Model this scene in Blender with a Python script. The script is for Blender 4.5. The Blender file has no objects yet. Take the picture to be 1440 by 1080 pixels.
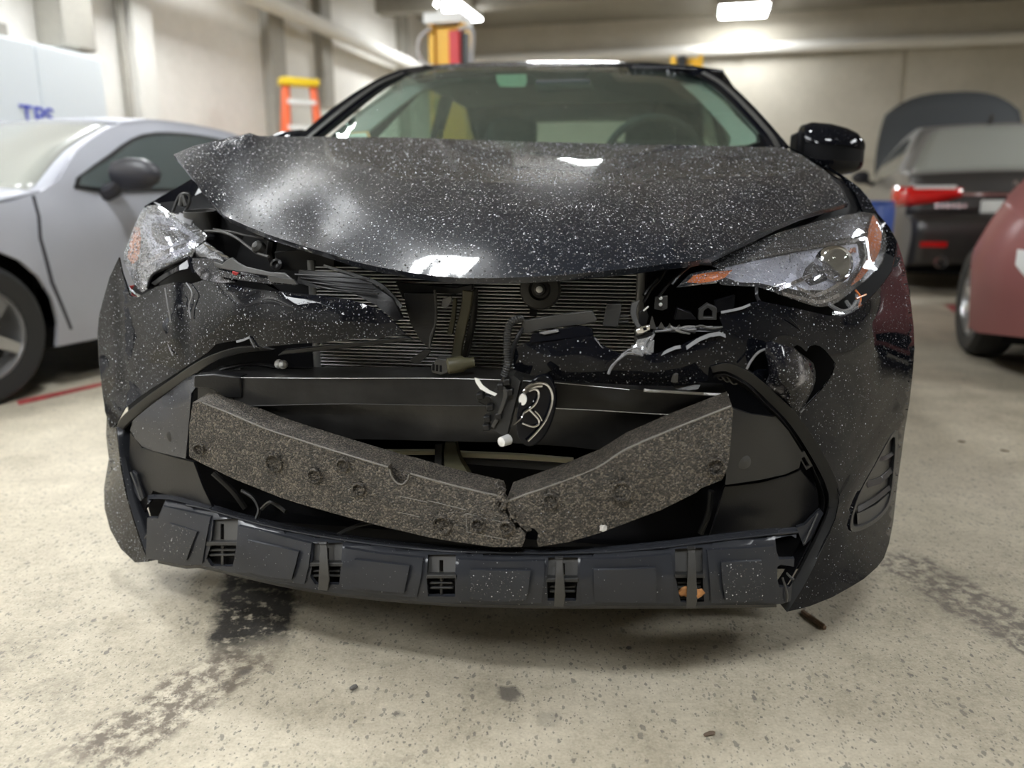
import bpy, bmesh, math, random
import numpy as np
from mathutils import Vector, Matrix
from mathutils.geometry import delaunay_2d_cdt

random.seed(7)
rng = np.random.default_rng(7)
SC = bpy.context.scene
COL = SC.collection

# ------------------------------------------------------------------ camera
PITCH, CAM_H, FOC = math.radians(13.7), 0.88, 1080.0
cam_d = bpy.data.cameras.new('camera')
cam_d.sensor_width = 36.0
cam_d.lens = 27.0
cam_d.clip_start = 0.02
cam_d.clip_end = 100
cam_d.dof.use_dof = True
cam_d.dof.focus_distance = 1.42
cam_d.dof.aperture_fstop = 2.0
cam = bpy.data.objects.new('camera', cam_d)
COL.objects.link(cam)
cam.location = (0, 0, CAM_H)
cam.rotation_euler = (math.pi / 2 - PITCH, 0, 0)
SC.camera = cam

# ------------------------------------------------------------------ world, exposure
W = bpy.data.worlds.new('world')
SC.world = W
W.use_nodes = True
W.node_tree.nodes['Background'].inputs[0].default_value = (0.85, 0.9, 1.0, 1)
W.node_tree.nodes['Background'].inputs[1].default_value = 0.03
SC.view_settings.view_transform = 'Standard'
SC.view_settings.look = 'None'
SC.view_settings.exposure = 0.0
SC.view_settings.gamma = 1.0
SC.view_settings.use_curve_mapping = False
SC.cycles.use_denoising = True
SC.cycles.max_bounces = 8
SC.cycles.transparent_max_bounces = 16
SC.cycles.caustics_reflective = False
SC.cycles.caustics_refractive = False
LAMP_POWER = 84.0

# room frame: A runs along the back wall, B runs away along the left wall
RA = np.array([0.9699, -0.2437, 0.0])
RB = np.array([0.2437, 0.9699, 0.0])
RYAW = math.atan2(-0.2437, 0.9699)
CEIL = 4.0
LEFT_D, BACK_D, RIGHT_D, FRONT_D = 5.3, 15.2, 9.0, -7.0
# every ceiling lamp of the garage: (a, b, size along a, size along b)
LAMPS = [(0.35, 14.3, .8, .9, .42, 'above the back wall, right of the lift'), (-1.80, 2.22, .38, .40, 2.2, 'over the left side of the crumpled hood'),
         (-1.7, 9.8, 1.2, .22, 1.0, 'above the lift posts'), (-4.2, 1.2, .9, 2.4, .28, 'over the silver coupe nose'),
         (-4.4, 5.9, .4, 1.2, 1.15, 'over the white cabinet'), (5.6, 8.6, .6, 1.3, .9, 'above the black sedan'),
         (5.4, 2.4, .9, 2.4, .40, 'above the red car'), (0.3, -1.1, 1.3, .45, .8, 'over the viewer, in front of the wrecked car'),
         (-3.4, -2.4, .6, 1.3, .7, 'behind the viewer on the left'), (-3.9, 12.2, .4, 1.2, .6, 'in the far left corner')]

# ------------------------------------------------------------------ small helpers
def hexn(c):
    return (c[0], c[1], c[2], 1.0)

def setp(o, label=None, cat=None, group=None, kind=None):
    if label: o['label'] = label
    if cat: o['category'] = cat
    if group: o['group'] = group
    if kind: o['kind'] = kind
    return o

def thing(name, label, cat, loc=(0, 0, 0), rz=0.0, group=None):
    o = bpy.data.objects.new(name, None)
    COL.objects.link(o)
    o.empty_display_size = 0.1
    o.location = loc
    o.rotation_euler = (0, 0, rz)
    return setp(o, label, cat, group)

def link(name, verts, faces, mat, parent=None, smooth=True, ang=35.0):
    me = bpy.data.meshes.new(name)
    me.from_pydata([tuple(map(float, v)) for v in verts], [], [tuple(map(int, f)) for f in faces])
    me.validate()
    if smooth:
        me.polygons.foreach_set('use_smooth', [True] * len(me.polygons))
        me.set_sharp_from_angle(angle=math.radians(ang))
    me.materials.append(mat)
    o = bpy.data.objects.new(name, me)
    COL.objects.link(o)
    if parent: o.parent = parent
    return o

class MB:
    """collects simple shapes into one mesh"""
    def __init__(s): s.v, s.f = [], []
    def add(s, v, f):
        n = len(s.v)
        s.v += [tuple(p) for p in v]
        s.f += [tuple(i + n for i in q) for q in f]
        return s
    def box(s, c, d, rz=0.0, M=None, ch=0.0):
        hx, hy, hz = d[0] / 2, d[1] / 2, d[2] / 2
        pts = [(x, y, z) for z in (-hz, hz) for y in (-hy, hy) for x in (-hx, hx)]
        R = M if M is not None else Matrix.Rotation(rz, 3, 'Z')
        v = [Vector(c) + R @ Vector(p) for p in pts]
        return s.add(v, [(0, 2, 3, 1), (4, 5, 7, 6), (0, 1, 5, 4), (2, 6, 7, 3), (0, 4, 6, 2), (1, 3, 7, 5)])
    def tube(s, path, r, n=8, closed=False):
        P = [Vector(p) for p in path]
        m = len(P)
        rr = r if hasattr(r, '__len__') else [r] * m
        up = None
        v = []
        for i in range(m):
            a = P[(i - 1) % m] if (closed or i > 0) else P[i]
            b = P[(i + 1) % m] if (closed or i < m - 1) else P[i]
            d = (b - a)
            d = d.normalized() if d.length > 1e-9 else Vector((0, 0, 1))
            if up is None:
                up = Vector((0, 0, 1)) if abs(d.z) < 0.9 else Vector((1, 0, 0))
            x = d.cross(up)
            if x.length < 1e-6: x = d.orthogonal()
            x.normalize()
            y = x.cross(d).normalized()
            up = y
            for k in range(n):
                t = 2 * math.pi * k / n
                v.append(P[i] + (x * math.cos(t) + y * math.sin(t)) * rr[i])
        f = []
        for i in range(m if closed else m - 1):
            for k in range(n):
                a, b = i * n + k, i * n + (k + 1) % n
                c, d_ = ((i + 1) % m) * n + (k + 1) % n, ((i + 1) % m) * n + k
                f.append((a, d_, c, b))
        if not closed:
            f.append(tuple(range(n)))
            f.append(tuple((m - 1) * n + k for k in reversed(range(n))))
        return s.add(v, f)
    def lathe(s, prof, c, ax=(0, 0, 1), n=32):
        """prof: (radius, height along ax)"""
        ax = Vector(ax).normalized()
        x = ax.orthogonal().normalized()
        y = ax.cross(x)
        v = []
        for (r, h) in prof:
            for k in range(n):
                t = 2 * math.pi * k / n
                v.append(Vector(c) + ax * h + (x * math.cos(t) + y * math.sin(t)) * r)
        f = []
        for i in range(len(prof) - 1):
            for k in range(n):
                f.append((i * n + k, i * n + (k + 1) % n, (i + 1) * n + (k + 1) % n, (i + 1) * n + k))
        if prof[0][0] > 1e-5: f.append(tuple(reversed(range(n))))
        if prof[-1][0] > 1e-5: f.append(tuple((len(prof) - 1) * n + k for k in range(n)))
        return s.add(v, f)
    def grid(s, rows):
        n = len(rows[0])
        v = [p for r in rows for p in r]
        f = [(i * n + j, i * n + j + 1, (i + 1) * n + j + 1, (i + 1) * n + j) for i in range(len(rows) - 1) for j in range(n - 1)]
        return s.add(v, f)
    def prism(s, poly, z0, z1):
        n = len(poly)
        v = [(x, y, z0) for x, y in poly] + [(x, y, z1) for x, y in poly]
        f = [tuple(reversed(range(n))), tuple(range(n, 2 * n))] + [(i, (i + 1) % n, n + (i + 1) % n, n + i) for i in range(n)]
        return s.add(v, f)
    def build(s, name, mat, parent=None, smooth=True, ang=35, bevel=0.0):
        o = link(name, s.v, s.f, mat, parent, smooth, ang)
        if bevel:
            b = o.modifiers.new('bevel', 'BEVEL')
            b.width = bevel
            b.segments = 2
            b.limit_method = 'ANGLE'
            b.angle_limit = math.radians(50)
        return o

# ------------------------------------------------------------------ materials
def N(nt, typ, **kw):
    n = nt.nodes.new(typ)
    for k, v in kw.items():
        if k.startswith('i_'):
            key = k[2:]
            n.inputs[int(key) if key.isdigit() else key.replace('_', ' ')].default_value = v
        else:
            setattr(n, k, v)
    return n

def mat_new(name):
    m = bpy.data.materials.new(name)
    m.use_nodes = True
    nt = m.node_tree
    return m, nt, nt.nodes['Principled BSDF']

def ramp(nt, src, stops):
    r = nt.nodes.new('ShaderNodeValToRGB')
    el = r.color_ramp.elements
    while len(el) < len(stops): el.new(0.5)
    for e, (p, c) in zip(el, stops):
        e.position = p
        e.color = hexn(c) if len(c) == 3 else c
    nt.links.new(src, r.inputs[0])
    return r

def math_n(nt, op, a, b=None, c=None, clamp=False):
    n = nt.nodes.new('ShaderNodeMath')
    n.operation = op
    n.use_clamp = clamp
    for i, x in enumerate((a, b, c)):
        if x is None: continue
        if isinstance(x, (int, float)): n.inputs[i].default_value = x
        else: nt.links.new(x, n.inputs[i])
    return n.outputs[0]

def drops(nt, coord, layers, dist=0.001, strength=1.0):
    """water beads as relief: layers of (cells per metre, share of cells with a bead, radius in cells)"""
    h = seed = None
    for (sc, share, rad) in layers:
        v = N(nt, 'ShaderNodeTexVoronoi', i_Scale=sc, i_Randomness=1.0)
        nt.links.new(coord, v.inputs['Vector'])
        sep = N(nt, 'ShaderNodeSeparateColor')
        nt.links.new(v.outputs['Color'], sep.inputs[0])
        on = math_n(nt, 'LESS_THAN', sep.outputs[0], share)
        rr = math_n(nt, 'MULTIPLY_ADD', sep.outputs[1], rad * 0.6, rad * 0.55)
        q = math_n(nt, 'DIVIDE', v.outputs['Distance'], rr)
        q2 = math_n(nt, 'MULTIPLY', q, q)
        dome = math_n(nt, 'SUBTRACT', 1.0, q2, clamp=True)
        dome = math_n(nt, 'POWER', dome, 0.6)
        hh = math_n(nt, 'MULTIPLY', math_n(nt, 'MULTIPLY', dome, on), 60.0 / sc)
        h = hh if h is None else math_n(nt, 'MAXIMUM', h, hh)
        sd = math_n(nt, 'MULTIPLY', math_n(nt, 'MULTIPLY', dome, on), math_n(nt, 'POWER', sep.outputs[2], 2.0))
        seed = sd if seed is None else math_n(nt, 'MAXIMUM', seed, sd)
    b = N(nt, 'ShaderNodeBump', i_Strength=strength, i_Distance=dist)
    nt.links.new(h, b.inputs['Height'])
    return b.outputs[0], h, seed

def paint(name, col, rough=0.3, layers=(), dist=0.004, grime=0.0, coat=1.0, coat_rough=0.03, metallic=0.0, scuff=None, bead=0.7):
    m, nt, p = mat_new(name)
    tc = N(nt, 'ShaderNodeTexCoord')
    p.inputs['Base Color'].default_value = hexn(col)
    p.inputs['Roughness'].default_value = rough
    p.inputs['Metallic'].default_value = metallic
    p.inputs['Coat Weight'].default_value = coat
    p.inputs['Coat Roughness'].default_value = coat_rough
    p.inputs['Specular IOR Level'].default_value = 0.0
    p.inputs['Coat IOR'].default_value = 1.42
    if grime or scuff:
        n = N(nt, 'ShaderNodeTexNoise', i_Scale=9.0, i_Detail=8.0, i_Roughness=0.65)
        nt.links.new(tc.outputs['Object'], n.inputs['Vector'])
        mix = N(nt, 'ShaderNodeMix', data_type='RGBA')
        mix.inputs[6].default_value = hexn(col)
        mix.inputs[7].default_value = hexn(scuff if scuff else (0.12, 0.11, 0.10))
        a0, a1 = (0.52, 0.62) if scuff else (0.5, 0.8)
        r = ramp(nt, n.outputs[0], [(a0, (0, 0, 0)), (a1, (1, 1, 1))])
        f = math_n(nt, 'MULTIPLY', r.outputs[0], 0.7 if scuff else grime)
        nt.links.new(f, mix.inputs[0])
        nt.links.new(mix.outputs[2], p.inputs['Base Color'])
    if layers:
        nrm, h, sd = drops(nt, tc.outputs['Object'], layers, dist)
        nt.links.new(nrm, p.inputs['Normal'])
        nt.links.new(nrm, p.inputs['Coat Normal'])
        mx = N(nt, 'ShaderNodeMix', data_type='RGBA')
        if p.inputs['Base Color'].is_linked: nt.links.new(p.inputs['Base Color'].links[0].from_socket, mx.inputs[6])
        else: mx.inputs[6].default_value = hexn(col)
        mx.inputs[7].default_value = (0.62, 0.64, 0.68, 1)  # whitish tint paints the beads' sparkle into the base colour
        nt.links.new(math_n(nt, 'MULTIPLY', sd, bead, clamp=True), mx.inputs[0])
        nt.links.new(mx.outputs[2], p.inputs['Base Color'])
    return m

def plain(name, col, rough=0.5, metallic=0.0, bump=0.0, bscale=60.0, var=0.0, vscale=6.0, spec=0.5, coat=0.0, em=None, ems=0.0):
    m, nt, p = mat_new(name)
    p.inputs['Base Color'].default_value = hexn(col)
    p.inputs['Roughness'].default_value = rough
    p.inputs['Metallic'].default_value = metallic
    p.inputs['Specular IOR Level'].default_value = spec
    p.inputs['Coat Weight'].default_value = coat
    tc = N(nt, 'ShaderNodeTexCoord')
    if var:
        n = N(nt, 'ShaderNodeTexNoise', i_Scale=vscale, i_Detail=6.0, i_Roughness=0.6)
        nt.links.new(tc.outputs['Object'], n.inputs['Vector'])
        lo = tuple(c * (1 - var) for c in col)
        hi = tuple(min(1, c * (1 + var)) for c in col)
        r = ramp(nt, n.outputs[0], [(0.3, lo), (0.7, hi)])
        nt.links.new(r.outputs[0], p.inputs['Base Color'])
    if bump:
        n = N(nt, 'ShaderNodeTexNoise', i_Scale=bscale, i_Detail=5.0, i_Roughness=0.6)
        nt.links.new(tc.outputs['Object'], n.inputs['Vector'])
        b = N(nt, 'ShaderNodeBump', i_Strength=1.0, i_Distance=bump)
        nt.links.new(n.outputs[0], b.inputs['Height'])
        nt.links.new(b.outputs[0], p.inputs['Normal'])
    if em:
        p.inputs['Emission Color'].default_value = hexn(em)
        p.inputs['Emission Strength'].default_value = ems
    return m

def glass(name, tint, refl=1.0, rough=0.02, layers=(), dist=0.003, ior=1.5, haze=0.0, tint_haze=(0.85, 0.86, 0.88, 1), bead=0.0):
    """pane: tinted see-through mixed with mirror by Fresnel, plus an optional pale haze painted in for reflections"""
    m, nt, p = mat_new(name)
    nt.nodes.remove(p)
    out = nt.nodes['Material Output']
    tr = N(nt, 'ShaderNodeBsdfTransparent')
    tr.inputs[0].default_value = hexn(tint)
    gl = N(nt, 'ShaderNodeBsdfGlossy', i_Roughness=rough)
    gl.inputs[0].default_value = (refl, refl, refl, 1)
    fr = N(nt, 'ShaderNodeFresnel', i_IOR=ior)
    gi = N(nt, 'ShaderNodeNewGeometry')
    nt.links.new(math_n(nt, 'MULTIPLY_ADD', gi.outputs['Backfacing'], 1.0 / ior - ior, ior), fr.inputs['IOR'])
    mx = N(nt, 'ShaderNodeMixShader')
    base = tr.outputs[0]
    dm = None
    if layers:
        tc = N(nt, 'ShaderNodeTexCoord')
        nrm, h, sd = drops(nt, tc.outputs['Object'], layers, dist)
        dm = math_n(nt, 'MULTIPLY_ADD', sd, bead, haze, clamp=True)  # bead speckle whitens the haze, sparkle painted as diffuse colour
    if haze:
        df = N(nt, 'ShaderNodeBsdfDiffuse')
        df.inputs[0].default_value = tint_haze
        hm = N(nt, 'ShaderNodeMixShader', i_0=haze)
        nt.links.new(tr.outputs[0], hm.inputs[1])
        nt.links.new(df.outputs[0], hm.inputs[2])
        base = hm.outputs[0]
        if dm is not None: nt.links.new(dm, hm.inputs[0])
    nt.links.new(fr.outputs[0], mx.inputs[0])
    nt.links.new(base, mx.inputs[1])
    nt.links.new(gl.outputs[0], mx.inputs[2])
    nt.links.new(mx.outputs[0], out.inputs[0])
    if layers:
        nt.links.new(nrm, gl.inputs['Normal'])
        nt.links.new(nrm, fr.inputs['Normal'])
    return m

HEAVY = [(290.0, 0.55, 0.34)]
LIGHT = [(240.0, 0.40, 0.26)]
M = {}
M['hood'] = paint('black_paint_wet_hood', (0.008, 0.010, 0.016), 0.3, HEAVY, 0.004, coat=1.0)
_h = M['hood'].node_tree.nodes['Principled BSDF']
_h.inputs['Specular IOR Level'].default_value = 0.10
_h.inputs['Roughness'].default_value = 0.34
M['paint'] = paint('black_paint_wet', (0.004, 0.0045, 0.007), 0.3, LIGHT, 0.004, coat=0.55)
M['paint_dry'] = paint('black_paint', (0.004, 0.0045, 0.007), 0.3, coat=0.55)
M['paint_grime'] = paint('black_paint_splashed', (0.008, 0.008, 0.009), 0.35, [(170.0, 0.5, 0.36), (330.0, 0.45, 0.36)], 0.004, grime=0.35, coat=0.8, coat_rough=0.12)
M['scuffed'] = paint('black_paint_scuffed', (0.008, 0.008, 0.012), 0.4, HEAVY, 0.004, scuff=(0.35, 0.34, 0.36), coat=0.7)
M['plastic'] = plain('black_plastic', (0.007, 0.007, 0.008), 0.32, spec=.35, bump=0.0004, bscale=300)
M['plastic_satin'] = plain('black_plastic_satin', (0.022, 0.022, 0.022), 0.40, spec=.4, bump=0.0003, bscale=500)
M['plastic_wet'] = paint('black_plastic_wet', (0.030, 0.032, 0.038), 0.36, [(300.0, 0.08, 0.3)], 0.003, coat=0.7, coat_rough=0.2)
M['plastic_grey'] = plain('dark_grey_plastic', (0.042, 0.041, 0.039), 0.5, bump=0.0004, bscale=200)
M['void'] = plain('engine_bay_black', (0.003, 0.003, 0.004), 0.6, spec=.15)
M['steel_black'] = plain('black_primed_steel', (0.017, 0.0165, 0.016), 0.28, bump=0.0012, bscale=16, var=0.45, vscale=14)
M['aluminium'] = plain('dull_aluminium', (0.80, 0.80, 0.80), 0.42, metallic=0.3)
M['tank'] = plain('grey_tank_metal', (0.22, 0.22, 0.22), 0.4, metallic=0.6)
M['foam_edge'] = plain('rubbed_foam_edge', (0.20, 0.19, 0.172), 0.5, bump=.003, bscale=200)  # worn edge kept pale so the colour also carries the ridge highlight
M['fin_core'] = plain('radiator_core', (0.006, 0.006, 0.006), 0.7)
M['cream'] = plain('cream_metal', (0.85, 0.79, 0.58), 0.35)
M['olive'] = plain('olive_rubber', (0.085, 0.078, 0.045), 0.45)
M['chrome'] = plain('chrome', (0.82, 0.82, 0.84), 0.08, metallic=1.0)
M['reflector'] = plain('headlight_reflector', (0.52, 0.54, 0.60), 0.30, metallic=0.45, bump=0.004, bscale=40)
M['reflector_dark'] = plain('headlight_dark_bezel', (0.030, 0.030, 0.033), 0.25, metallic=0.3, bump=0.002, bscale=60)
M['amber'] = plain('amber_reflector', (0.72, 0.17, 0.02), 0.25, coat=1.0, bump=0.004, bscale=220)
M['red_clip'] = plain('red_plastic', (0.35, 0.02, 0.02), 0.4)
M['white_plastic'] = plain('white_plastic', (0.80, 0.80, 0.78), 0.4)
M['white_tear'] = plain('stress_whitened_plastic', (0.18, 0.18, 0.19), 0.45, bump=0.002, bscale=150)
M['lens'] = glass('headlight_lens', (0.95, 0.95, 0.97), 0.55, 0.03, [(260.0, 0.55, 0.36), (150.0, 0.3, 0.3)], 0.003, ior=1.4, haze=0.015, bead=0.75)
M['lens_wet'] = glass('headlight_lens_soaked', (0.80, 0.80, 0.82), 1.0, 0.08, [(250.0, 0.9, 0.44), (130.0, 0.5, 0.34)], 0.009, ior=1.6, haze=0.03, bead=0.6)
M['clear_lens'] = glass('projector_lens_glass', (0.88, 0.90, 0.94), 1.0, 0.02)
M['shard'] = glass('clear_plastic_shard', (0.80, 0.80, 0.80), 1.0, 0.1, (), ior=1.8, haze=0.15)
M['windshield'] = glass('green_tinted_windshield', (0.78, 0.87, 0.82), 1.0, 0.02, [(110.0, 0.12, 0.22)], 0.0012, ior=1.45, haze=0.03, tint_haze=(0.52, 0.66, 0.61, 1))
M['side_glass'] = glass('green_tinted_side_glass', (0.78, 0.87, 0.81), 1.0, 0.02)
M['rubber'] = plain('tyre_rubber', (0.022, 0.022, 0.022), 0.7, bump=0.001, bscale=120)
M['alloy'] = plain('alloy_wheel', (0.55, 0.55, 0.56), 0.3, metallic=0.85)
M['interior'] = plain('dark_interior_fabric', (0.05, 0.055, 0.055), 0.85)
M['interior_light'] = plain('grey_headliner', (0.20, 0.21, 0.20), 0.9)
M['lining'] = plain('pillar_lining_reflection', (0.42, 0.44, 0.42), 0.8)
M['label_white'] = plain('white_sticker', (0.80, 0.84, 0.80), 0.6)
M['label_green'] = plain('pale_green_sticker', (0.55, 0.85, 0.62), 0.6)
M['label_orange'] = plain('orange_sticker', (0.72, 0.35, 0.12), 0.6)
M['belt'] = plain('yellow_sticker_strip', (0.48, 0.42, 0.10), 0.8)

def foam_mat():
    m, nt, p = mat_new('expanded_black_foam')
    tc = N(nt, 'ShaderNodeTexCoord')
    v = N(nt, 'ShaderNodeTexVoronoi', i_Scale=380.0)
    nt.links.new(tc.outputs['Object'], v.inputs['Vector'])
    n = N(nt, 'ShaderNodeTexNoise', i_Scale=26.0, i_Detail=8.0, i_Roughness=0.75)
    nt.links.new(tc.outputs['Object'], n.inputs['Vector'])
    sep = N(nt, 'ShaderNodeSeparateColor')
    nt.links.new(v.outputs['Color'], sep.inputs[0])
    s = math_n(nt, 'MULTIPLY_ADD', n.outputs[0], 0.42, math_n(nt, 'MULTIPLY', sep.outputs[0], 0.55))
    r = ramp(nt, s, [(0.24, (0.022, 0.020, 0.018)), (0.55, (0.066, 0.057, 0.046)), (0.80, (0.21, 0.18, 0.145))])
    nt.links.new(r.outputs[0], p.inputs['Base Color'])
    p.inputs['Roughness'].default_value = 0.45
    h = math_n(nt, 'MULTIPLY_ADD', v.outputs['Distance'], -1.0, math_n(nt, 'MULTIPLY', sep.outputs[1], 0.25))
    b = N(nt, 'ShaderNodeBump', i_Strength=1.0, i_Distance=0.0022)
    nt.links.new(h, b.inputs['Height'])
    nt.links.new(b.outputs[0], p.inputs['Normal'])
    return m
M['foam'] = foam_mat()

def seg_mask(nt, pos, A, B, w0, w1, soft):
    """1 inside a strip from floor point A to B, half width w0 -> w1, fading over soft"""
    ax, ay = A[0], A[1]
    wn = N(nt, 'ShaderNodeTexNoise', i_Scale=16.0, i_Detail=6.0, i_Roughness=0.7)
    nt.links.new(pos, wn.inputs['Vector'])
    wv = N(nt, 'ShaderNodeVectorMath', operation='MULTIPLY_ADD')
    nt.links.new(wn.outputs['Color'], wv.inputs[0])
    wv.inputs[1].default_value = (0.09, 0.09, 0.0)
    nt.links.new(pos, wv.inputs[2])
    of = N(nt, 'ShaderNodeVectorMath', operation='SUBTRACT')
    nt.links.new(wv.outputs[0], of.inputs[0])
    of.inputs[1].default_value = (0.045, 0.045, 0.0)
    pos = of.outputs[0]
    dx, dy = B[0] - A[0], B[1] - A[1]
    L = math.hypot(dx, dy)
    dx, dy = dx / L, dy / L
    sx = N(nt, 'ShaderNodeSeparateXYZ')
    nt.links.new(pos, sx.inputs[0])
    X = math_n(nt, 'SUBTRACT', sx.outputs[0], ax)
    Y = math_n(nt, 'SUBTRACT', sx.outputs[1], ay)
    al = math_n(nt, 'MULTIPLY_ADD', X, dx, math_n(nt, 'MULTIPLY', Y, dy))
    ac = math_n(nt, 'ABSOLUTE', math_n(nt, 'MULTIPLY_ADD', X, -dy, math_n(nt, 'MULTIPLY', Y, dx)))
    u = math_n(nt, 'DIVIDE', al, L, clamp=True)
    hw = math_n(nt, 'MULTIPLY_ADD', u, w1 - w0, w0)
    side = math_n(nt, 'DIVIDE', math_n(nt, 'SUBTRACT', hw, ac), soft, clamp=True)
    e0 = math_n(nt, 'DIVIDE', al, soft * 2, clamp=True)
    e1 = math_n(nt, 'DIVIDE', math_n(nt, 'SUBTRACT', L, al), soft * 3, clamp=True)
    return math_n(nt, 'MULTIPLY', side, math_n(nt, 'MULTIPLY', e0, e1)), ac, al

# ------------------------------------------------------------------ pixel -> place
CP_, SP_ = math.cos(PITCH), math.sin(PITCH)
def raydir(u, v):
    a, b = (u - 720) / FOC, -(v - 540) / FOC
    return np.array([a, CP_ + b * SP_, -SP_ + b * CP_])
def G(u, v, z=0.0):
    """floor (or height z) point seen at a pixel"""
    d = raydir(u, v)
    k = (z - CAM_H) / d[2]
    return np.array([d[0] * k, d[1] * k, z])
CAR_O, CAR_YAW = np.array([-0.12, 1.2, 0.0]), math.radians(9.0)
_c, _s = math.cos(CAR_YAW), math.sin(CAR_YAW)
def to_car(q, pt=True):
    q = np.asarray(q, float) - (CAR_O if pt else 0)
    return np.array([q[0] * _c - q[1] * _s, q[0] * _s + q[1] * _c, q[2]])
CAMC = to_car((0, 0, CAM_H))
def cp(u, v, t):
    """point of the car (s sideways, t back from the nose, z up) seen at a pixel at the depth t"""
    d = to_car(raydir(u, v), False)
    k = (t - CAMC[1]) / d[1]
    return CAMC + k * d

def tps(ctrl):
    """smooth depth over the picture from (u, v, t) measurements; planes stay planes (fitted in 1/depth)"""
    c = np.array(ctrl, float)
    P, w = c[:, :2] / 200.0, 1.0 / (c[:, 2] + 1.25)
    n = len(P)
    if n < 4:
        A = np.c_[P, np.ones(n)]
        k, *_ = np.linalg.lstsq(A, w, rcond=None)
        return lambda Q: 1.0 / (np.c_[np.asarray(Q, float)[:, :2] / 200.0, np.ones(len(Q))] @ k) - 1.25
    def U(r): return np.where(r < 1e-9, 0.0, r * r * np.log(np.maximum(r, 1e-9)))
    K = U(np.linalg.norm(P[:, None] - P[None], axis=2)) + np.eye(n) * 1e-4
    T = np.c_[P, np.ones(n)]
    L = np.zeros((n + 3, n + 3))
    L[:n, :n], L[:n, n:], L[n:, :n] = K, T, T.T
    k, *_ = np.linalg.lstsq(L, np.r_[w, 0, 0, 0], rcond=1e-10)
    def f(Q):
        Q = np.asarray(Q, float)[:, :2] / 200.0
        D = U(np.linalg.norm(Q[:, None] - P[None], axis=2))
        return 1.0 / (D @ k[:n] + np.c_[Q, np.ones(len(Q))] @ k[n:]) - 1.25
    return f

def inside(poly, pts):
    x, y = pts[:, 0], pts[:, 1]
    r = np.zeros(len(pts), bool)
    n = len(poly)
    for i in range(n):
        x1, y1 = poly[i]
        x2, y2 = poly[(i + 1) % n]
        if y1 == y2: continue
        c = ((y1 > y) != (y2 > y)) & (x < (x2 - x1) * (y - y1) / (y2 - y1) + x1)
        r ^= c
    return r

def smooth_loop(pts, k=4):
    P = np.array(pts, float)
    n = len(P)
    out = []
    for i in range(n):
        a, b, c, d = P[(i - 1) % n], P[i], P[(i + 1) % n], P[(i + 2) % n]
        for j in range(k):
            t = j / k
            out.append(0.5 * ((2 * b) + (c - a) * t + (2 * a - 5 * b + 4 * c - d) * t * t + (3 * b - a - 3 * c + d) * t ** 3))
    return np.array(out)

def smooth_path(pts, k=6):
    P = [np.array(p, float) for p in pts]
    out = []
    for i in range(len(P) - 1):
        a, b, c, d = P[max(i - 1, 0)], P[i], P[i + 1], P[min(i + 2, len(P) - 1)]
        for j in range(k):
            t = j / k
            out.append(0.5 * ((2 * b) + (c - a) * t + (2 * a - 5 * b + 4 * c - d) * t * t + (3 * b - a - 3 * c + d) * t ** 3))
    out.append(P[-1])
    return out

def fill(outline, holes, step):
    """2-D triangulation of an outline with holes and a fine inside grid"""
    loops = [np.array(outline, float)[:, :2]] + [np.array(h, float)[:, :2] for h in holes]
    V, E = [], []
    dense = []
    for L in loops:
        pts = []
        for i in range(len(L)):
            a, b = L[i], L[(i + 1) % len(L)]
            m = max(1, int(np.ceil(np.linalg.norm(b - a) / step)))
            for j in range(m): pts.append(a + (b - a) * j / m)
        dense.append(np.array(pts))
        n0 = len(V)
        V += pts
        E += [(n0 + i, n0 + (i + 1) % len(pts)) for i in range(len(pts))]
    lo, hi = loops[0].min(0), loops[0].max(0)
    gx, gy = np.arange(lo[0] + step / 2, hi[0], step), np.arange(lo[1] + step / 2, hi[1], step)
    if len(gx) and len(gy):
        Q = np.array([(x + (0.5 * step if j % 2 else 0), y) for j, y in enumerate(gy) for x in gx])
        ok = inside(loops[0], Q)
        for h in loops[1:]: ok &= ~inside(h, Q)
        Q = Q[ok]
        B = np.concatenate(dense)
        if len(Q):
            Q = Q[np.array([np.min(np.sum((B - q) ** 2, 1)) > (0.45 * step) ** 2 for q in Q])]
            V += list(Q)
    r = delaunay_2d_cdt([Vector((float(p[0]), float(p[1]))) for p in V], E, [], 0, 1e-5)
    vo = np.array([(p.x, p.y) for p in r[0]])
    F = [tuple(f) for f in r[2]]
    C = np.array([vo[list(f)].mean(0) for f in F])
    ok = inside(loops[0], C)
    for h in loops[1:]: ok &= ~inside(h, C)
    return vo, [f for f, o in zip(F, ok) if o]

def shell(P3, F, back):
    """closed shell: front vertices P3, back copy offset by back (one vector or one per vertex)"""
    n = len(P3)
    B3 = P3 + back
    edges = {}
    for f in F:
        for i in range(len(f)):
            a, b = f[i], f[(i + 1) % len(f)]
            edges[(a, b)] = 1
    faces = list(F) + [tuple(n + i for i in reversed(f)) for f in F]
    for (a, b) in edges:
        if (b, a) not in edges:
            faces.append((b, a, n + a, n + b))
    return np.concatenate([P3, B3]), faces

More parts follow.
